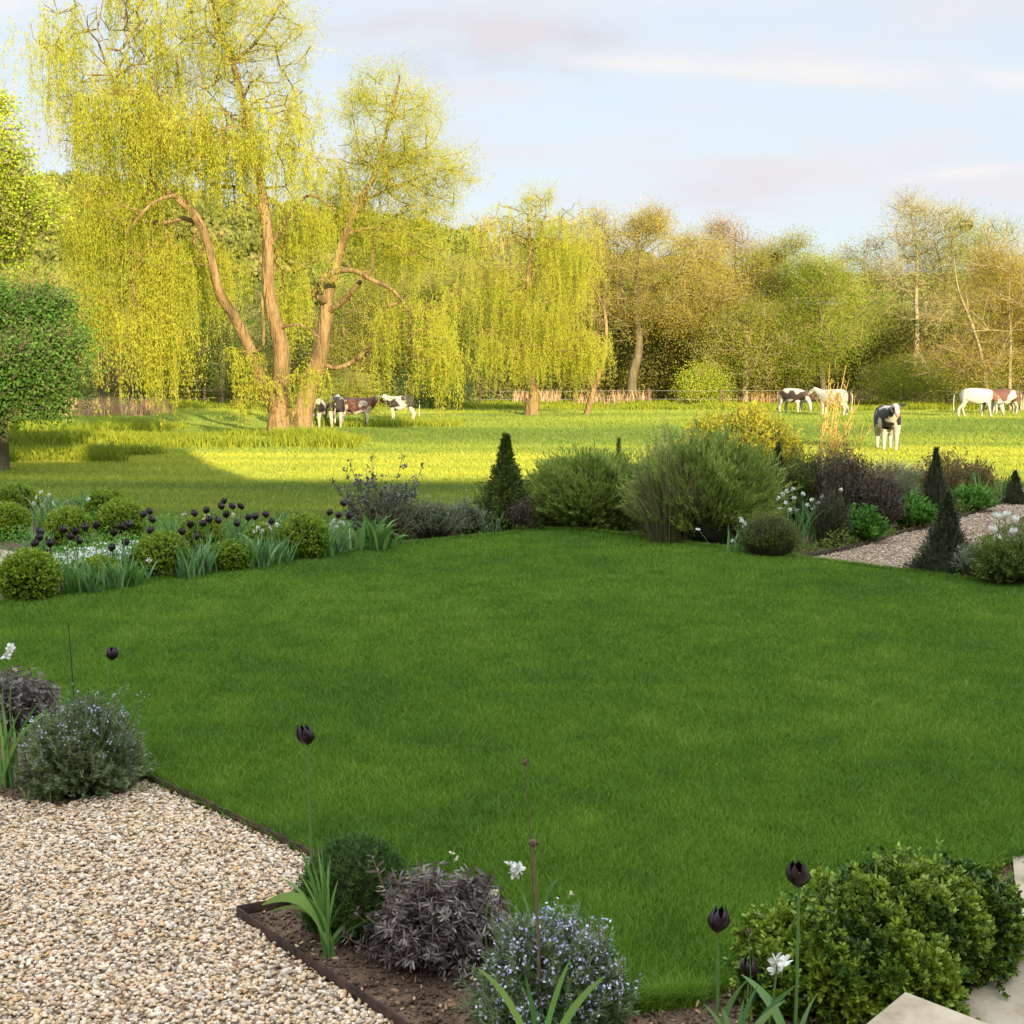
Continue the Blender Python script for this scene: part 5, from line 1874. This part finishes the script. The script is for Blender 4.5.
branching_shrub()
SH = 'shrubs of the borders'
shrub('grey_shrub', 'loose grey green shrub filling the foot of the open branching shrub', 'shrub', 385, 541, 80, 48, 571, 'greygreen', n=800, per=10, L=.03, W=.012, corf=0, start=.3)
shrub('lavender_bush', 'fluffy silvery green bush right of the open branching shrub', 'shrub', 432, 541, 62, 38, 572, 'greygreen', n=1000, per=14, L=.032, W=.008, flowers=(60, .012, 'white', 'top'))
shrub('lavender_bush', 'low greyish bush with white specks left of the upright evergreen', 'shrub', 466, 537, 40, 34, 573, 'greygreen', n=700, per=14, L=.03, W=.008, flowers=(50, .014, 'white', 'top'))
shrub('evergreen_shrub', 'upright pointed evergreen shrub in front of the sunlit strip, centre of the border', 'shrub', 506, 533, 78, 94, 574, 'darkleaf', n=2300, per=14, L=.045, W=.020, shape='spire', leaf='oval', lumps=1.3, corf=.35, start=.35, leafang=.9, hgt_tint=.2)
shrub('purple_plant', 'small purplish plant at the right foot of the upright evergreen', 'plant', 519, 534, 26, 34, 575, 'purple', n=260, per=12, L=.04, W=.014, corf=0)
shrub('dark_plant', 'small dark twiggy plant just right of the upright evergreen', 'plant', 541, 522, 24, 34, 576, 'darkleaf', n=200, per=10, L=.03, W=.012, corf=0)
bulb_clump('grey green bulb leaves left of the upright evergreen', 488, 536, 22, 26, 24, 577, 'greygreen', W=.02)


def grass_mound(label, px, pyb, wpx, hpx, seed, n=2600, mat='ornament', W=.010, droop=1.1, stiff=.0, fan=.9, name='ornamental_grass', cat='grass clump', yd=.75, corek=1):
    rng = np.random.default_rng(seed)
    p = at(px, pyb)
    r = wpx / 2 / F * p[1]
    b = np.array([p[0], p[1] + r * .45, .012])
    h = hpx / F * b[1]
    r *= b[1] / p[1]
    rad_ = np.sqrt(rng.random(n)) * .50
    th = rng.uniform(0, 6.283, n)
    o = b + np.stack([np.cos(th) * rad_ * r, np.sin(th) * rad_ * r * yd, np.zeros(n)], 1)
    out_ = np.stack([np.cos(th), np.sin(th) * yd, np.zeros(n)], 1)
    fanx = (rad_ / .5) ** .8 * rng.uniform(.4, 1.05, n)
    q = fnoise(np.cos(th) * rad_, np.sin(th) * rad_, .2, seed)
    hh = h * (1 - .55 * fanx ** 2) * rng.uniform(.5, 1.08, n) * (.85 + .3 * q)
    K = 8
    t = np.linspace(0, 1, K)[None, :, None]
    reach = (fanx * r * fan)[:, None, None] * out_[:, None] + rng.normal(0, .05, (n, 1, 3)) * np.array([1, 1, 0]) * r
    side = norm(rng.normal(0, 1, (n, 3)) * np.array([1, 1, 0]))[:, None] * rng.uniform(0, .34, n)[:, None, None] * r
    P = o[:, None] + reach * t ** 1.3 + side * t ** 2.5
    zz_ = hh[:, None] * (np.sin(np.minimum(t[..., 0] * 1.0, 1) * (math.pi * .5 + droop * rng.uniform(.1, 1, n)[:, None] * .5)) / 1.0)
    P[:, :, 2] = b[2] + zz_
    A = Acc()
    tn = np.clip(.42 + (q - .5) * .9 + rng.normal(0, .26, n), 0, 1)
    ribbons(A, P, W * rng.uniform(.6, 1.3, n), tn, rng=rng)
    root = thing(name, label, cat, b, 'ornamental grasses of the far border')
    C = core(b, r * .8, h * .62, h * .18, seed, r * .8 * yd, .75) if corek else None
    return finish(root, [(C, 'crown', M['inner']), (A, 'blades', M[mat])])


shrub('feathery_shrub', 'broad leafy green mound right of centre, left of the fan of thin stems', 'shrub', 594, 531, 124, 74, 580, 'ornament', n=4600, per=22, L=.085, W=.013, start=.35, lumps=.34, corf=.70, low=-.75, zc=.44, leafang=.42, jit=.08, hgt_tint=.35, tintvar=.8, clumpL=.2)
shrub('feathery_shrub', 'taller leafy green mound behind the fan of thin stems', 'shrub', 708, 545, 136, 98, 581, 'ornament', n=5600, per=22, L=.085, W=.013, start=.35, lumps=.34, corf=.78, low=-.15, zc=.34, leafang=.42, jit=.10, hgt_tint=.35, tintvar=.8, clumpL=.2)
grass_mound('brownish fan of thin stiff stems between the two ornamental grass mounds', 672, 547, 84, 98, 582, n=700, mat='olive2' if False else 'drygrass' if 'drygrass' in M else 'greygreen', W=.008, droop=.1, fan=1.1, corek=0)
shrub('small_conifer', 'tip of a small dark plant poking above the ornamental grass', 'shrub', 621, 512, 18, 70, 583, 'darkleaf', n=260, per=10, L=.03, W=.012, shape='cone', corf=.5, dy=.4)
shrub('twiggy_bush', 'greyish twiggy bush top rising between the ornamental grasses', 'shrub', 672, 520, 70, 84, 584, 'greygreen', n=900, per=9, L=.028, W=.010, corf=.4, dy=.5)
shrub('gold_topped_bush', 'big bush with sunlit yellow top behind the second ornamental grass', 'shrub', 752, 494, 116, 78, 585, 'goldtop', n=5200, per=18, L=.075, W=.024, corf=.8, dy=.3, lumps=.3, jit=.08)
shrub('dark_conifer', 'dark upright conifer before the gold topped bush', 'shrub', 782, 530, 40, 82, 586, 'conifer', n=1000, per=14, L=.03, W=.010, shape='cone', dy=.2)
shrub('green_bush', 'mid green bush between the gold topped bush and the purple shrub', 'shrub', 812, 532, 60, 78, 587, 'darkleaf', n=1300, per=14, L=.04, W=.016, corf=.7, dy=.2)
shrub('purple_shrub', 'dark purple leaved shrub beneath the golden twiggy sapling', 'shrub', 845, 533, 62, 76, 588, 'purple', n=1500, per=14, L=.04, W=.018, corf=.7, dy=.1)
shrub('purple_shrub', 'maroon shrub right of the dark purple leaved one', 'shrub', 880, 534, 48, 58, 589, 'purple', n=1200, per=14, L=.035, W=.016, corf=.7)
shrub('dark_mound', 'low dark mound at the lawn edge where the far path begins', 'shrub', 772, 560, 62, 46, 590, 'darkleaf', n=1400, per=12, L=.022, W=.010, corf=.8, lumps=.12)
shrub('dark_mound', 'dark brownish mound behind the narcissi near the far path', 'shrub', 832, 549, 38, 56, 591, 'conifer', n=900, per=12, L=.025, W=.010, corf=.8)
bulb_clump('white narcissi in front of the second ornamental grass', 742, 555, 40, 30, 34, 592, 'glaucous', [(742, 521), (746, 524), (748, 528), (750, 531), (744, 527), (752, 529), (698, 529), (733, 541), (741, 518)], 'white', 'narcissus', 'narcissus', W=.014, bend=.7, group='white narcissi in the borders')
bulb_clump('large drift of white narcissi left of the purple shrubs', 806, 547, 44, 46, 60, 593, 'glaucous', [(778, 498), (783, 494), (786, 503), (781, 508), (790, 510), (794, 498), (787, 491), (797, 510), (808, 505), (812, 500), (815, 507), (818, 503), (827, 506), (828, 511), (822, 497), (841, 490), (813, 509), (803, 494), (793, 489)], 'white', 'narcissus', 'narcissus', W=.014, bend=.8, group='white narcissi in the borders')
shrub('green_plant', 'bright green leafy plant with one white bloom beside the far path', 'plant', 866, 545, 44, 34, 594, 'greenplant', n=420, per=10, L=.055, W=.028, leaf='oval', corf=.6, flowers=(3, .02, 'white', 'top'))
shrub('green_plant', 'bright green low leafy plant left of the slim dark conifer', 'plant', 916, 531, 50, 32, 595, 'greenplant', n=520, per=10, L=.05, W=.025, leaf='oval', corf=.6)
shrub('green_plant', 'bright green mound right of the slim dark conifer', 'plant', 974, 514, 46, 26, 596, 'greenplant', n=520, per=10, L=.05, W=.024, leaf='oval', corf=.6)
shrub('grey_plant', 'feathery grey green drift behind the bright green path side plant', 'plant', 900, 517, 56, 42, 597, 'greygreen', n=900, per=12, L=.04, W=.008, corf=.5)
shrub('slim_conifer', 'slim dark conifer with a thin tip left of the far path, against lit grass', 'conifer', 938, 517, 52, 66, 598, 'conifer', n=1500, per=14, L=.028, W=.009, shape='spire', lumps=.2, group='dark cone conifers along the far path')
shrub('path_conifer', 'dark pointed conifer standing between the far path and the lawn edge', 'conifer', 952, 577, 84, 80, 599, 'conifer', n=2600, per=16, L=.026, W=.008, shape='spire', lumps=.25, corf=.85, group='dark cone conifers along the far path')
shrub('small_conifer', 'little dark conifer at the right edge beside the sunlit end of the path', 'conifer', 1017, 506, 30, 34, 600, 'conifer', n=900, per=12, L=.025, W=.009, shape='cone', corf=.8, group='dark cone conifers along the far path')
shrub('rose_bush', 'small rose bush with coppery shoots behind the slim dark conifer', 'shrub', 962, 505, 56, 50, 601, 'copper', n=300, per=8, L=.045, W=.022, leaf='oval', corf=0, dy=.7)
shrub('rose_bush', 'coppery leaved rose bush glowing in the light at the far end of the path', 'shrub', 990, 499, 50, 32, 602, 'copper', n=320, per=8, L=.05, W=.025, leaf='oval', corf=0, dy=.6)
bulb_clump('sunlit sword leaves above the bright green mound', 975, 500, 50, 26, 30, 603, 'bulbleaf', W=.03, bend=.5)
bulb_clump('sunlit yellowing sword leaves at the end of the path', 1005, 497, 26, 24, 16, 604, 'bulbleaf', W=.03, bend=.5)
shrub('rose_bush', 'leafless greyish rose stems behind the maroon shrub', 'shrub', 905, 505, 60, 38, 605, 'copper', n=160, per=6, L=.04, W=.02, leaf='oval', corf=0, dy=1.2)
shrub('grey_plant', 'pale grass like plants along the back of the border behind the rose stems', 'plant', 925, 495, 70, 26, 606, 'greygreen', n=500, per=10, L=.05, W=.01, corf=0, dy=1.4)


# golden twiggy sapling catching the sun
def sapling():
    rng = np.random.default_rng(610)
    p = at(838, 505)
    b = np.array([p[0], p[1] + .8, .012])
    Y = b[1]
    S, L = Acc(), Acc()
    for i in range(24):
        x = 838 + rng.normal(0, 17)
        y = rng.uniform(352, 440) + abs(x - 838) * 1.2
        e = atY(x, y, Y + rng.normal(0, .3))
        o = b + np.array([rng.normal(0, .10), rng.normal(0, .08), 0])
        c = o * .5 + e * .5 + np.array([(o[0] - e[0]) * .15, 0, .1])
        P = bezier(o[None], c[None], e[None], 12)
        tubes(S, P, .011, .003, rng.random(), 5)
        for k in range(7):
            j = rng.integers(4, 11)
            q0 = P[0, j]
            q1 = q0 + norm(rng.normal(0, .6, 3) + np.array([0, 0, 1.0])) * rng.uniform(.1, .4)
            tubes(S, np.stack([q0, (q0 + q1) / 2 + rng.normal(0, .01, 3), q1])[None], .004, .002, rng.random(), 4)
            m = 7
            tt = rng.random(m)[:, None]
            rhomb(L, q0 * (1 - tt) + q1 * tt, rng.normal(0, 1, (m, 3)) + np.array([0, 0, .4]), .045 * rng.uniform(.6, 1.2, m), .022, rng.random(m), rng)
    root = thing('twiggy_sapling', 'tall thin golden twiggy sapling catching the sun in front of a pale heifer', 'sapling', b, SH)
    finish(root, [(S, 'stems', M['goldtwig'] if 'goldtwig' in M else M['twigleaf']), (L, 'foliage', M['golden'])])


sapling()
# bed right of the far path
shrub('green_bush', 'dark leafy bush with white tulips at the right edge, near the lawn', 'shrub', 1016, 589, 74, 44, 620, 'darkleaf', n=1500, per=12, L=.045, W=.014, corf=.75)
shrub('grey_plant', 'wispy grey green plant between the pointed conifer and the white tulips', 'plant', 982, 580, 44, 34, 621, 'greygreen', n=500, per=12, L=.06, W=.006, corf=0, flowers=(24, .012, 'cream', 'top'))
for i, (x, y, lb) in enumerate([(999, 516, 'top left white tulip of the group at the right edge'), (1006, 514, 'white tulip second along the top of the group at the right edge'), (1015, 519, 'large white tulip highest at the right margin above the dark bush'),
                                (994, 529, 'white tulip lowest left but one of the group at the right edge'), (998, 538, 'lowest white tulip of the group at the right edge'), (1013, 531, 'white tulip in the middle of the dark bush at the right edge')]):
    head = atY(x, y, 13.2)
    tulip(lb, [head[0], 13.2, .01], head, 1.35, 'white', 1, 630 + i, 'white tulips at the right edge')
for i, (x, y, lb) in enumerate([(1001, 498, 'small dark red tulip at the far end of the path, upper one'), (1000, 505, 'dark red tulip at the far end of the path, lower one')]):
    head = atY(x, y, 18.2)
    tulip(lb, [head[0], 18.2, .01], head, 1.3, 'tulip', 1, 640 + i, 'dark red tulips at the path end')

# ------------------------------------------------------------------ near left bed
def rosemary(label, px, pyb, wpx, hpx, seed, n=2600, fl=260, dy=0, mat='rosemary', low=-.5):
    return shrub('rosemary_bush', label, 'rosemary', px, pyb, wpx, hpx, seed, mat, n=int(n * .62), per=40, L=.025, W=.0045, start=.45, lumps=.36, corf=.66, flowers=(int(fl * 1.3), .0125, 'blue', 'top'), group='rosemary bushes', stemr=.0016, ymul=.9, low=low, dy=dy, leafang=.75, hgt_tint=.35)


rosemary('rounded rosemary bush with pale blue flowers at the left by the pebbles', 72, 799, 110, 88, 700, n=3600, fl=300)
shrub('sage_bush', 'low purple grey sage behind the left rosemary', 'sage', 2, 742, 92, 64, 701, 'sage', n=420, per=15, L=.045, W=.013, leaf='oval', corf=.5, start=.3, group='purple sage plants', leafang=1.2, lumps=.4, jit=.15)
bulb_clump('long green bulb leaves at the left edge before the purple sage', 10, 790, 30, 86, 16, 702, 'bulbleaf', W=.020, bend=.9)
bulb_clump('tuft of fresh grass blades at the foot of the left rosemary', 46, 801, 40, 24, 46, 703, 'bulbleaf', W=.006, bend=1.2, name='grass_tuft', cat='grass tuft')


def at_head(px, py, Y):
    return atY(px, py, Y)


Yl = 6.1
tulip('solitary dark tulip rising behind the left rosemary, seen against the lawn', [atY(103, 720, 6.35)[0], 6.35, .01], atY(112, 653, 6.35), 1.0, 'tulip', 1, 705, 'black tulips of the near beds')


def stalk(name, label, cat, base, head, r, mat, headr=0, seed=0, group='dried flower stalks'):
    rng = np.random.default_rng(seed)
    base, head = np.asarray(base, float), np.asarray(head, float)
    S, H = Acc(), Acc()
    m = (base + head) / 2 + np.array([.012, .0, 0])
    tubes(S, bezier(base[None], m[None], head[None], 10), r, r * .6, .5, 6)
    if headr:
        V, Fc = lump(head, (headr, headr, headr * 1.1), seed, .2, 2)
        H.add(V, Fc, rng.random(len(V)))
        n = 40
        d = norm(rng.normal(size=(n, 3)))
        rhomb(H, head + d * headr * .7, d + np.array([0, 0, .4]), headr * .9, headr * .5, rng.random(n), rng)
    root = thing(name, label, cat, base, group)
    finish(root, [(S, 'stem', M[mat]), (H, 'seed_head', M['drystem'])], smooth=('stem',))


stalk('bare_stalk', 'thin bare dark stalk standing behind the left rosemary', 'stalk', [atY(75, 720, 6.0)[0], 6.0, .01], atY(68, 622, 6.0), .004, 'darkstem' if 'darkstem' in M else 'drystem', 0, 710)


def narcissus(label, base, head, seed, s=.034, fmat='white', group='narcissi of the near beds', k=3):
    rng = np.random.default_rng(seed)
    base, head = np.asarray(base, float), np.asarray(head, float)
    S, Fl = Acc(), Acc()
    m = base * .4 + head * .6 + np.array([rng.normal(0, .03), 0, .05])
    tubes(S, bezier(base[None], m[None], head[None], 10), .0038, .0026, .5, 6)
    for i in range(k):
        daff(Fl, head + rng.normal(0, .016, 3) * (i > 0), rng, s * rng.uniform(.75, 1))
    root = thing('narcissus', label, 'narcissus', base, group)
    finish(root, [(S, 'stem', M['stem']), (Fl, 'flower', M[fmat])], smooth=('stem',))


narcissus('white narcissus cut by the left edge above the purple sage', [atY(4, 700, 6.0)[0], 6.0, .01], atY(8, 654, 6.0), 712)
narcissus('drooping greenish narcissus bud at the left edge above the sage', [atY(14, 720, 5.9)[0], 5.9, .01], atY(15, 670, 5.9), 713, .018, 'cream', k=1)

# ------------------------------------------------------------------ near bed
shrub('santolina_bush', 'soft dark green fine leaved dome just inside the rusty corner of the near bed', 'shrub', 352, 944, 112, 100, 720, 'santolina', n=4200, per=26, L=.020, W=.0034, start=.55, corf=.86, lumps=.08, group=SH, ymul=.9, low=-.4, stems=False, hgt_tint=.1)
shrub('sage_bush', 'purple grey sage with wilting leaves between the dark green dome and the front rosemary', 'sage', 430, 985, 122, 92, 721, 'sage', n=430, per=22, L=.036, W=.0095, leaf='oval', corf=.3, start=.25, group='purple sage plants', leafang=1.3, lumps=.6, stemr=.003, stemmat='twigleaf', dy=.05, low=-.3, jit=.25)
shrub('sage_bush', 'shaggy upright dried sage shoots right behind the front rosemary', 'sage', 478, 965, 50, 92, 722, 'sage', n=240, per=16, L=.05, W=.015, leaf='oval', corf=.5, start=.4, group='purple sage plants', leafang=2.2, lumps=.3)
rosemary('big front rosemary bush covered with pale blue flowers at the bottom', 552, 1066, 146, 130, 723, n=5000, fl=900)


def leaf_from(label, base, leaves, seed, mat='bulbleaf', W=.02, group='bulb leaves in the borders', name='daffodil_leaves', cat='leaves'):
    """leaves: list of (px,py,Y) tips with mid bulge"""
    rng = np.random.default_rng(seed)
    base = np.asarray(base, float)
    A = Acc()
    for lf_ in leaves:
        e = atY(lf_[0], lf_[1], lf_[2])
        bulge = lf_[3] if len(lf_) > 3 else .1
        c = base * .5 + e * .5 + np.array([-(e[0] - base[0]) * .35, 0, bulge])
        o = base + np.array([rng.normal(0, .012), rng.normal(0, .012), 0])
        P = bezier(o[None], c[None], e[None], 12)
        ww = lf_[4] if len(lf_) > 4 else W
        nrm = np.array([rng.normal(0, .35), 1.0, rng.normal(0, .3)])
        ribbons(A, P, [ww * rng.uniform(.85, 1.1)], [rng.random()], side=np.broadcast_to(nrm, P.shape), rng=rng, prof=np.array([.5, .7, .85, .95, 1, 1, 1, .97, .9, .75, .5, .1]))
    root = thing(name, label, cat, base, group)
    finish(root, [(A, 'leaf', M[mat])])


b1 = at(327, 957, .01)
Yb = b1[1]
leaf_from('sheaf of long green daffodil leaves beside the dark green dome near the rusty corner', b1,
          [(296, 868, Yb - .03, .03, .009), (330, 856, Yb - .02, .02, .009), (338, 880, Yb - .03, .03, .010), (304, 895, Yb - .05, .06, .010), (321, 842, Yb, .01, .008), (345, 900, Yb - .04, .04, .010), (300, 848, Yb, .02), (312, 862, Yb - .02, .05), (325, 872, Yb, .03), (306, 880, Yb + .02, .1), (318, 850, Yb + .03, .02), (328, 865, Yb + .05, .02), (270, 912, Yb + .1, .16, .02), (281, 878, Yb + .05, .08), (262, 905, Yb - .05, .20, .034), (395, 910, Yb, .02), (388, 902, Yb + .1, .05)], 730, W=.013)
tulip('tall solitary black tulip above the dark green dome, at lower left of the lawn', [atY(313, 925, 4.35)[0], 4.35, .01], atY(307, 734, 4.35), 1.05, 'tulip', 0, 731, 'black tulips of the near beds')
b2 = at(470, 1000, .01)
leaf_from('bent daffodil leaves and buds over the purple sage', [atY(470, 985, 4.0)[0], 4.0, .05],
          [(425, 915, 4.05, .08, .010), (405, 935, 4.0, .14, .012), (445, 905, 3.95, .1, .01), (500, 905, 4.1, .1, .010), (420, 905, 4.1, .12, .010), (487, 890, 4.15, .12, .012)], 733)
narcissus('yellowish bud of a narcissus over the purple sage', [atY(468, 990, 3.95)[0], 3.95, .05], atY(411, 912, 3.95), 734, .016, 'cream', k=2)
narcissus('cream white narcissus above the front rosemary', [atY(528, 960, 3.75)[0], 3.75, .01], atY(518, 868, 3.75), 735, .030, 'white')
narcissus('withered hanging narcissus flower above the purple sage', [atY(470, 950, 4.0)[0], 4.0, .05], atY(452, 853, 4.0), 736, .016, 'cream', k=2)
narcissus('faded hooked flower between the sage and the front rosemary', [atY(488, 960, 3.8)[0], 3.8, .05], atY(495, 892, 3.8), 737, .018, 'cream', k=1)
narcissus('spent brownish flower to the right above the front rosemary', [atY(545, 960, 3.7)[0], 3.7, .05], atY(572, 893, 3.7), 738, .014, 'cream', k=2)
stalk('seed_stalk', 'tall thin dried stalk with a brown button head above the front rosemary', 'stalk', [atY(537, 1000, 3.55)[0], 3.55, .01], atY(525, 762, 3.55), .0028, 'drystem', .009, 740)
stalk('seed_stalk', 'shorter thick dried stalk with a pinkish head rising from the front rosemary', 'stalk', [atY(541, 1040, 3.2)[0], 3.2, .01], atY(533, 843, 3.35), .006, 'drystem', .012, 741)
leaf_from('arching grey green leaves above the back of the front rosemary', [atY(535, 960, 3.7)[0], 3.7, .1],
          [(562, 877, 3.72, .12, .012), (588, 915, 3.7, .2, .010), (520, 890, 3.7, .06, .010), (543, 905, 3.75, .05, .010), (512, 905, 3.7, .04, .012), (595, 930, 3.7, .2, .010)], 742, 'glaucous')
leaf_from('green strap leaves with yellow tips in front of the front rosemary', [atY(540, 1045, 2.95)[0], 2.95, .1],
          [(605, 976, 3.0, .06, .020), (478, 968, 3.0, .08, .018), (570, 960, 3.05, .05, .014), (525, 975, 3.0, .04, .014)], 743)

# ------------------------------------------------------------------ near right
def box_bush():
    rng = np.random.default_rng(750)
    lobes = [(795, 985, 46, 96), (835, 1010, 52, 110), (880, 985, 66, 132), (925, 975, 62, 128), (968, 968, 50, 112), (905, 1015, 52, 90), (772, 1010, 34, 74), (850, 965, 50, 100), (990, 955, 30, 78)]
    b0 = at(880, 985, .01)
    Fo, Co = Acc(), Acc()
    for i, (px, pb, rp, hp) in enumerate(lobes):
        p = at(px, pb, .01)
        r = rp / F * p[1]
        h = hp / F * p[1] * .92
        A, S, T, D = sprigs(p, r, h * .56, h * .46, int(1500 * (rp / 50) ** 2), 15, .021, .0125, rng, start=.72, lumps=.6, low=-.75, leaf='oval', stems=False, hgt_tint=.5, clumpL=.14, tintvar=1.0, leafang=.85, jit=.03)
        for v, q, t in zip(A.v, list(A.p.values())[0] if False else [None], A.t):
            pass
        Fo.add(np.concatenate(A.v), np.concatenate(A.p[4]), np.concatenate(A.t))
        C = core(p, r, h * .56, h * .46, 40 + i, r, .74)
        Co.add(np.concatenate(C.v), np.concatenate(C.p[3]), .5)
    root = thing('box_bush', 'large bushy box shrub with yellow green shoot tips at the bottom right', 'box bush', b0, SH)
    finish(root, [(Co, 'inner_twigs', M['inner']), (Fo, 'foliage', M['box'])])


box_bush()
tulip('tallest black tulip standing before the box shrub', [atY(795, 1040, 3.3)[0], 3.3, .01], atY(799, 873, 3.3), 1.05, 'tulip', 2, 751, 'black tulips of the near beds')
tulip('black tulip on a straight stem left of the box shrub', [atY(716, 1040, 3.35)[0], 3.35, .01], atY(717, 919, 3.35), 1.0, 'tulip', 1, 752, 'black tulips of the near beds')
tulip('small low dark tulip against the left foot of the box shrub', [atY(748, 1040, 3.5)[0], 3.5, .01], atY(750, 968, 3.5), .85, 'tulip', 1, 753, 'black tulips of the near beds')
narcissus('white cream narcissus before the left side of the box shrub', [atY(765, 1030, 3.3)[0], 3.3, .01], atY(777, 960, 3.3), 754, .030, 'white')
stalk('seed_stalk', 'slender stalk with a pinkish bud left of the tallest black tulip', 'stalk', [atY(750, 1020, 3.4)[0], 3.4, .01], atY(748, 931, 3.4), .0022, 'stem', .008, 755)
leaf_from('pale budding bulb leaves at the bottom left of the box shrub', [atY(735, 1060, 3.2)[0], 3.2, .01],
          [(704, 1004, 3.2, .04, .014), (722, 1008, 3.15, .03, .016), (744, 998, 3.2, .03, .014), (770, 1010, 3.15, .03, .016), (758, 985, 3.25, .04, .014), (785, 1000, 3.2, .03, .02), (796, 985, 3.25, .02, .022)], 756, 'glaucous')
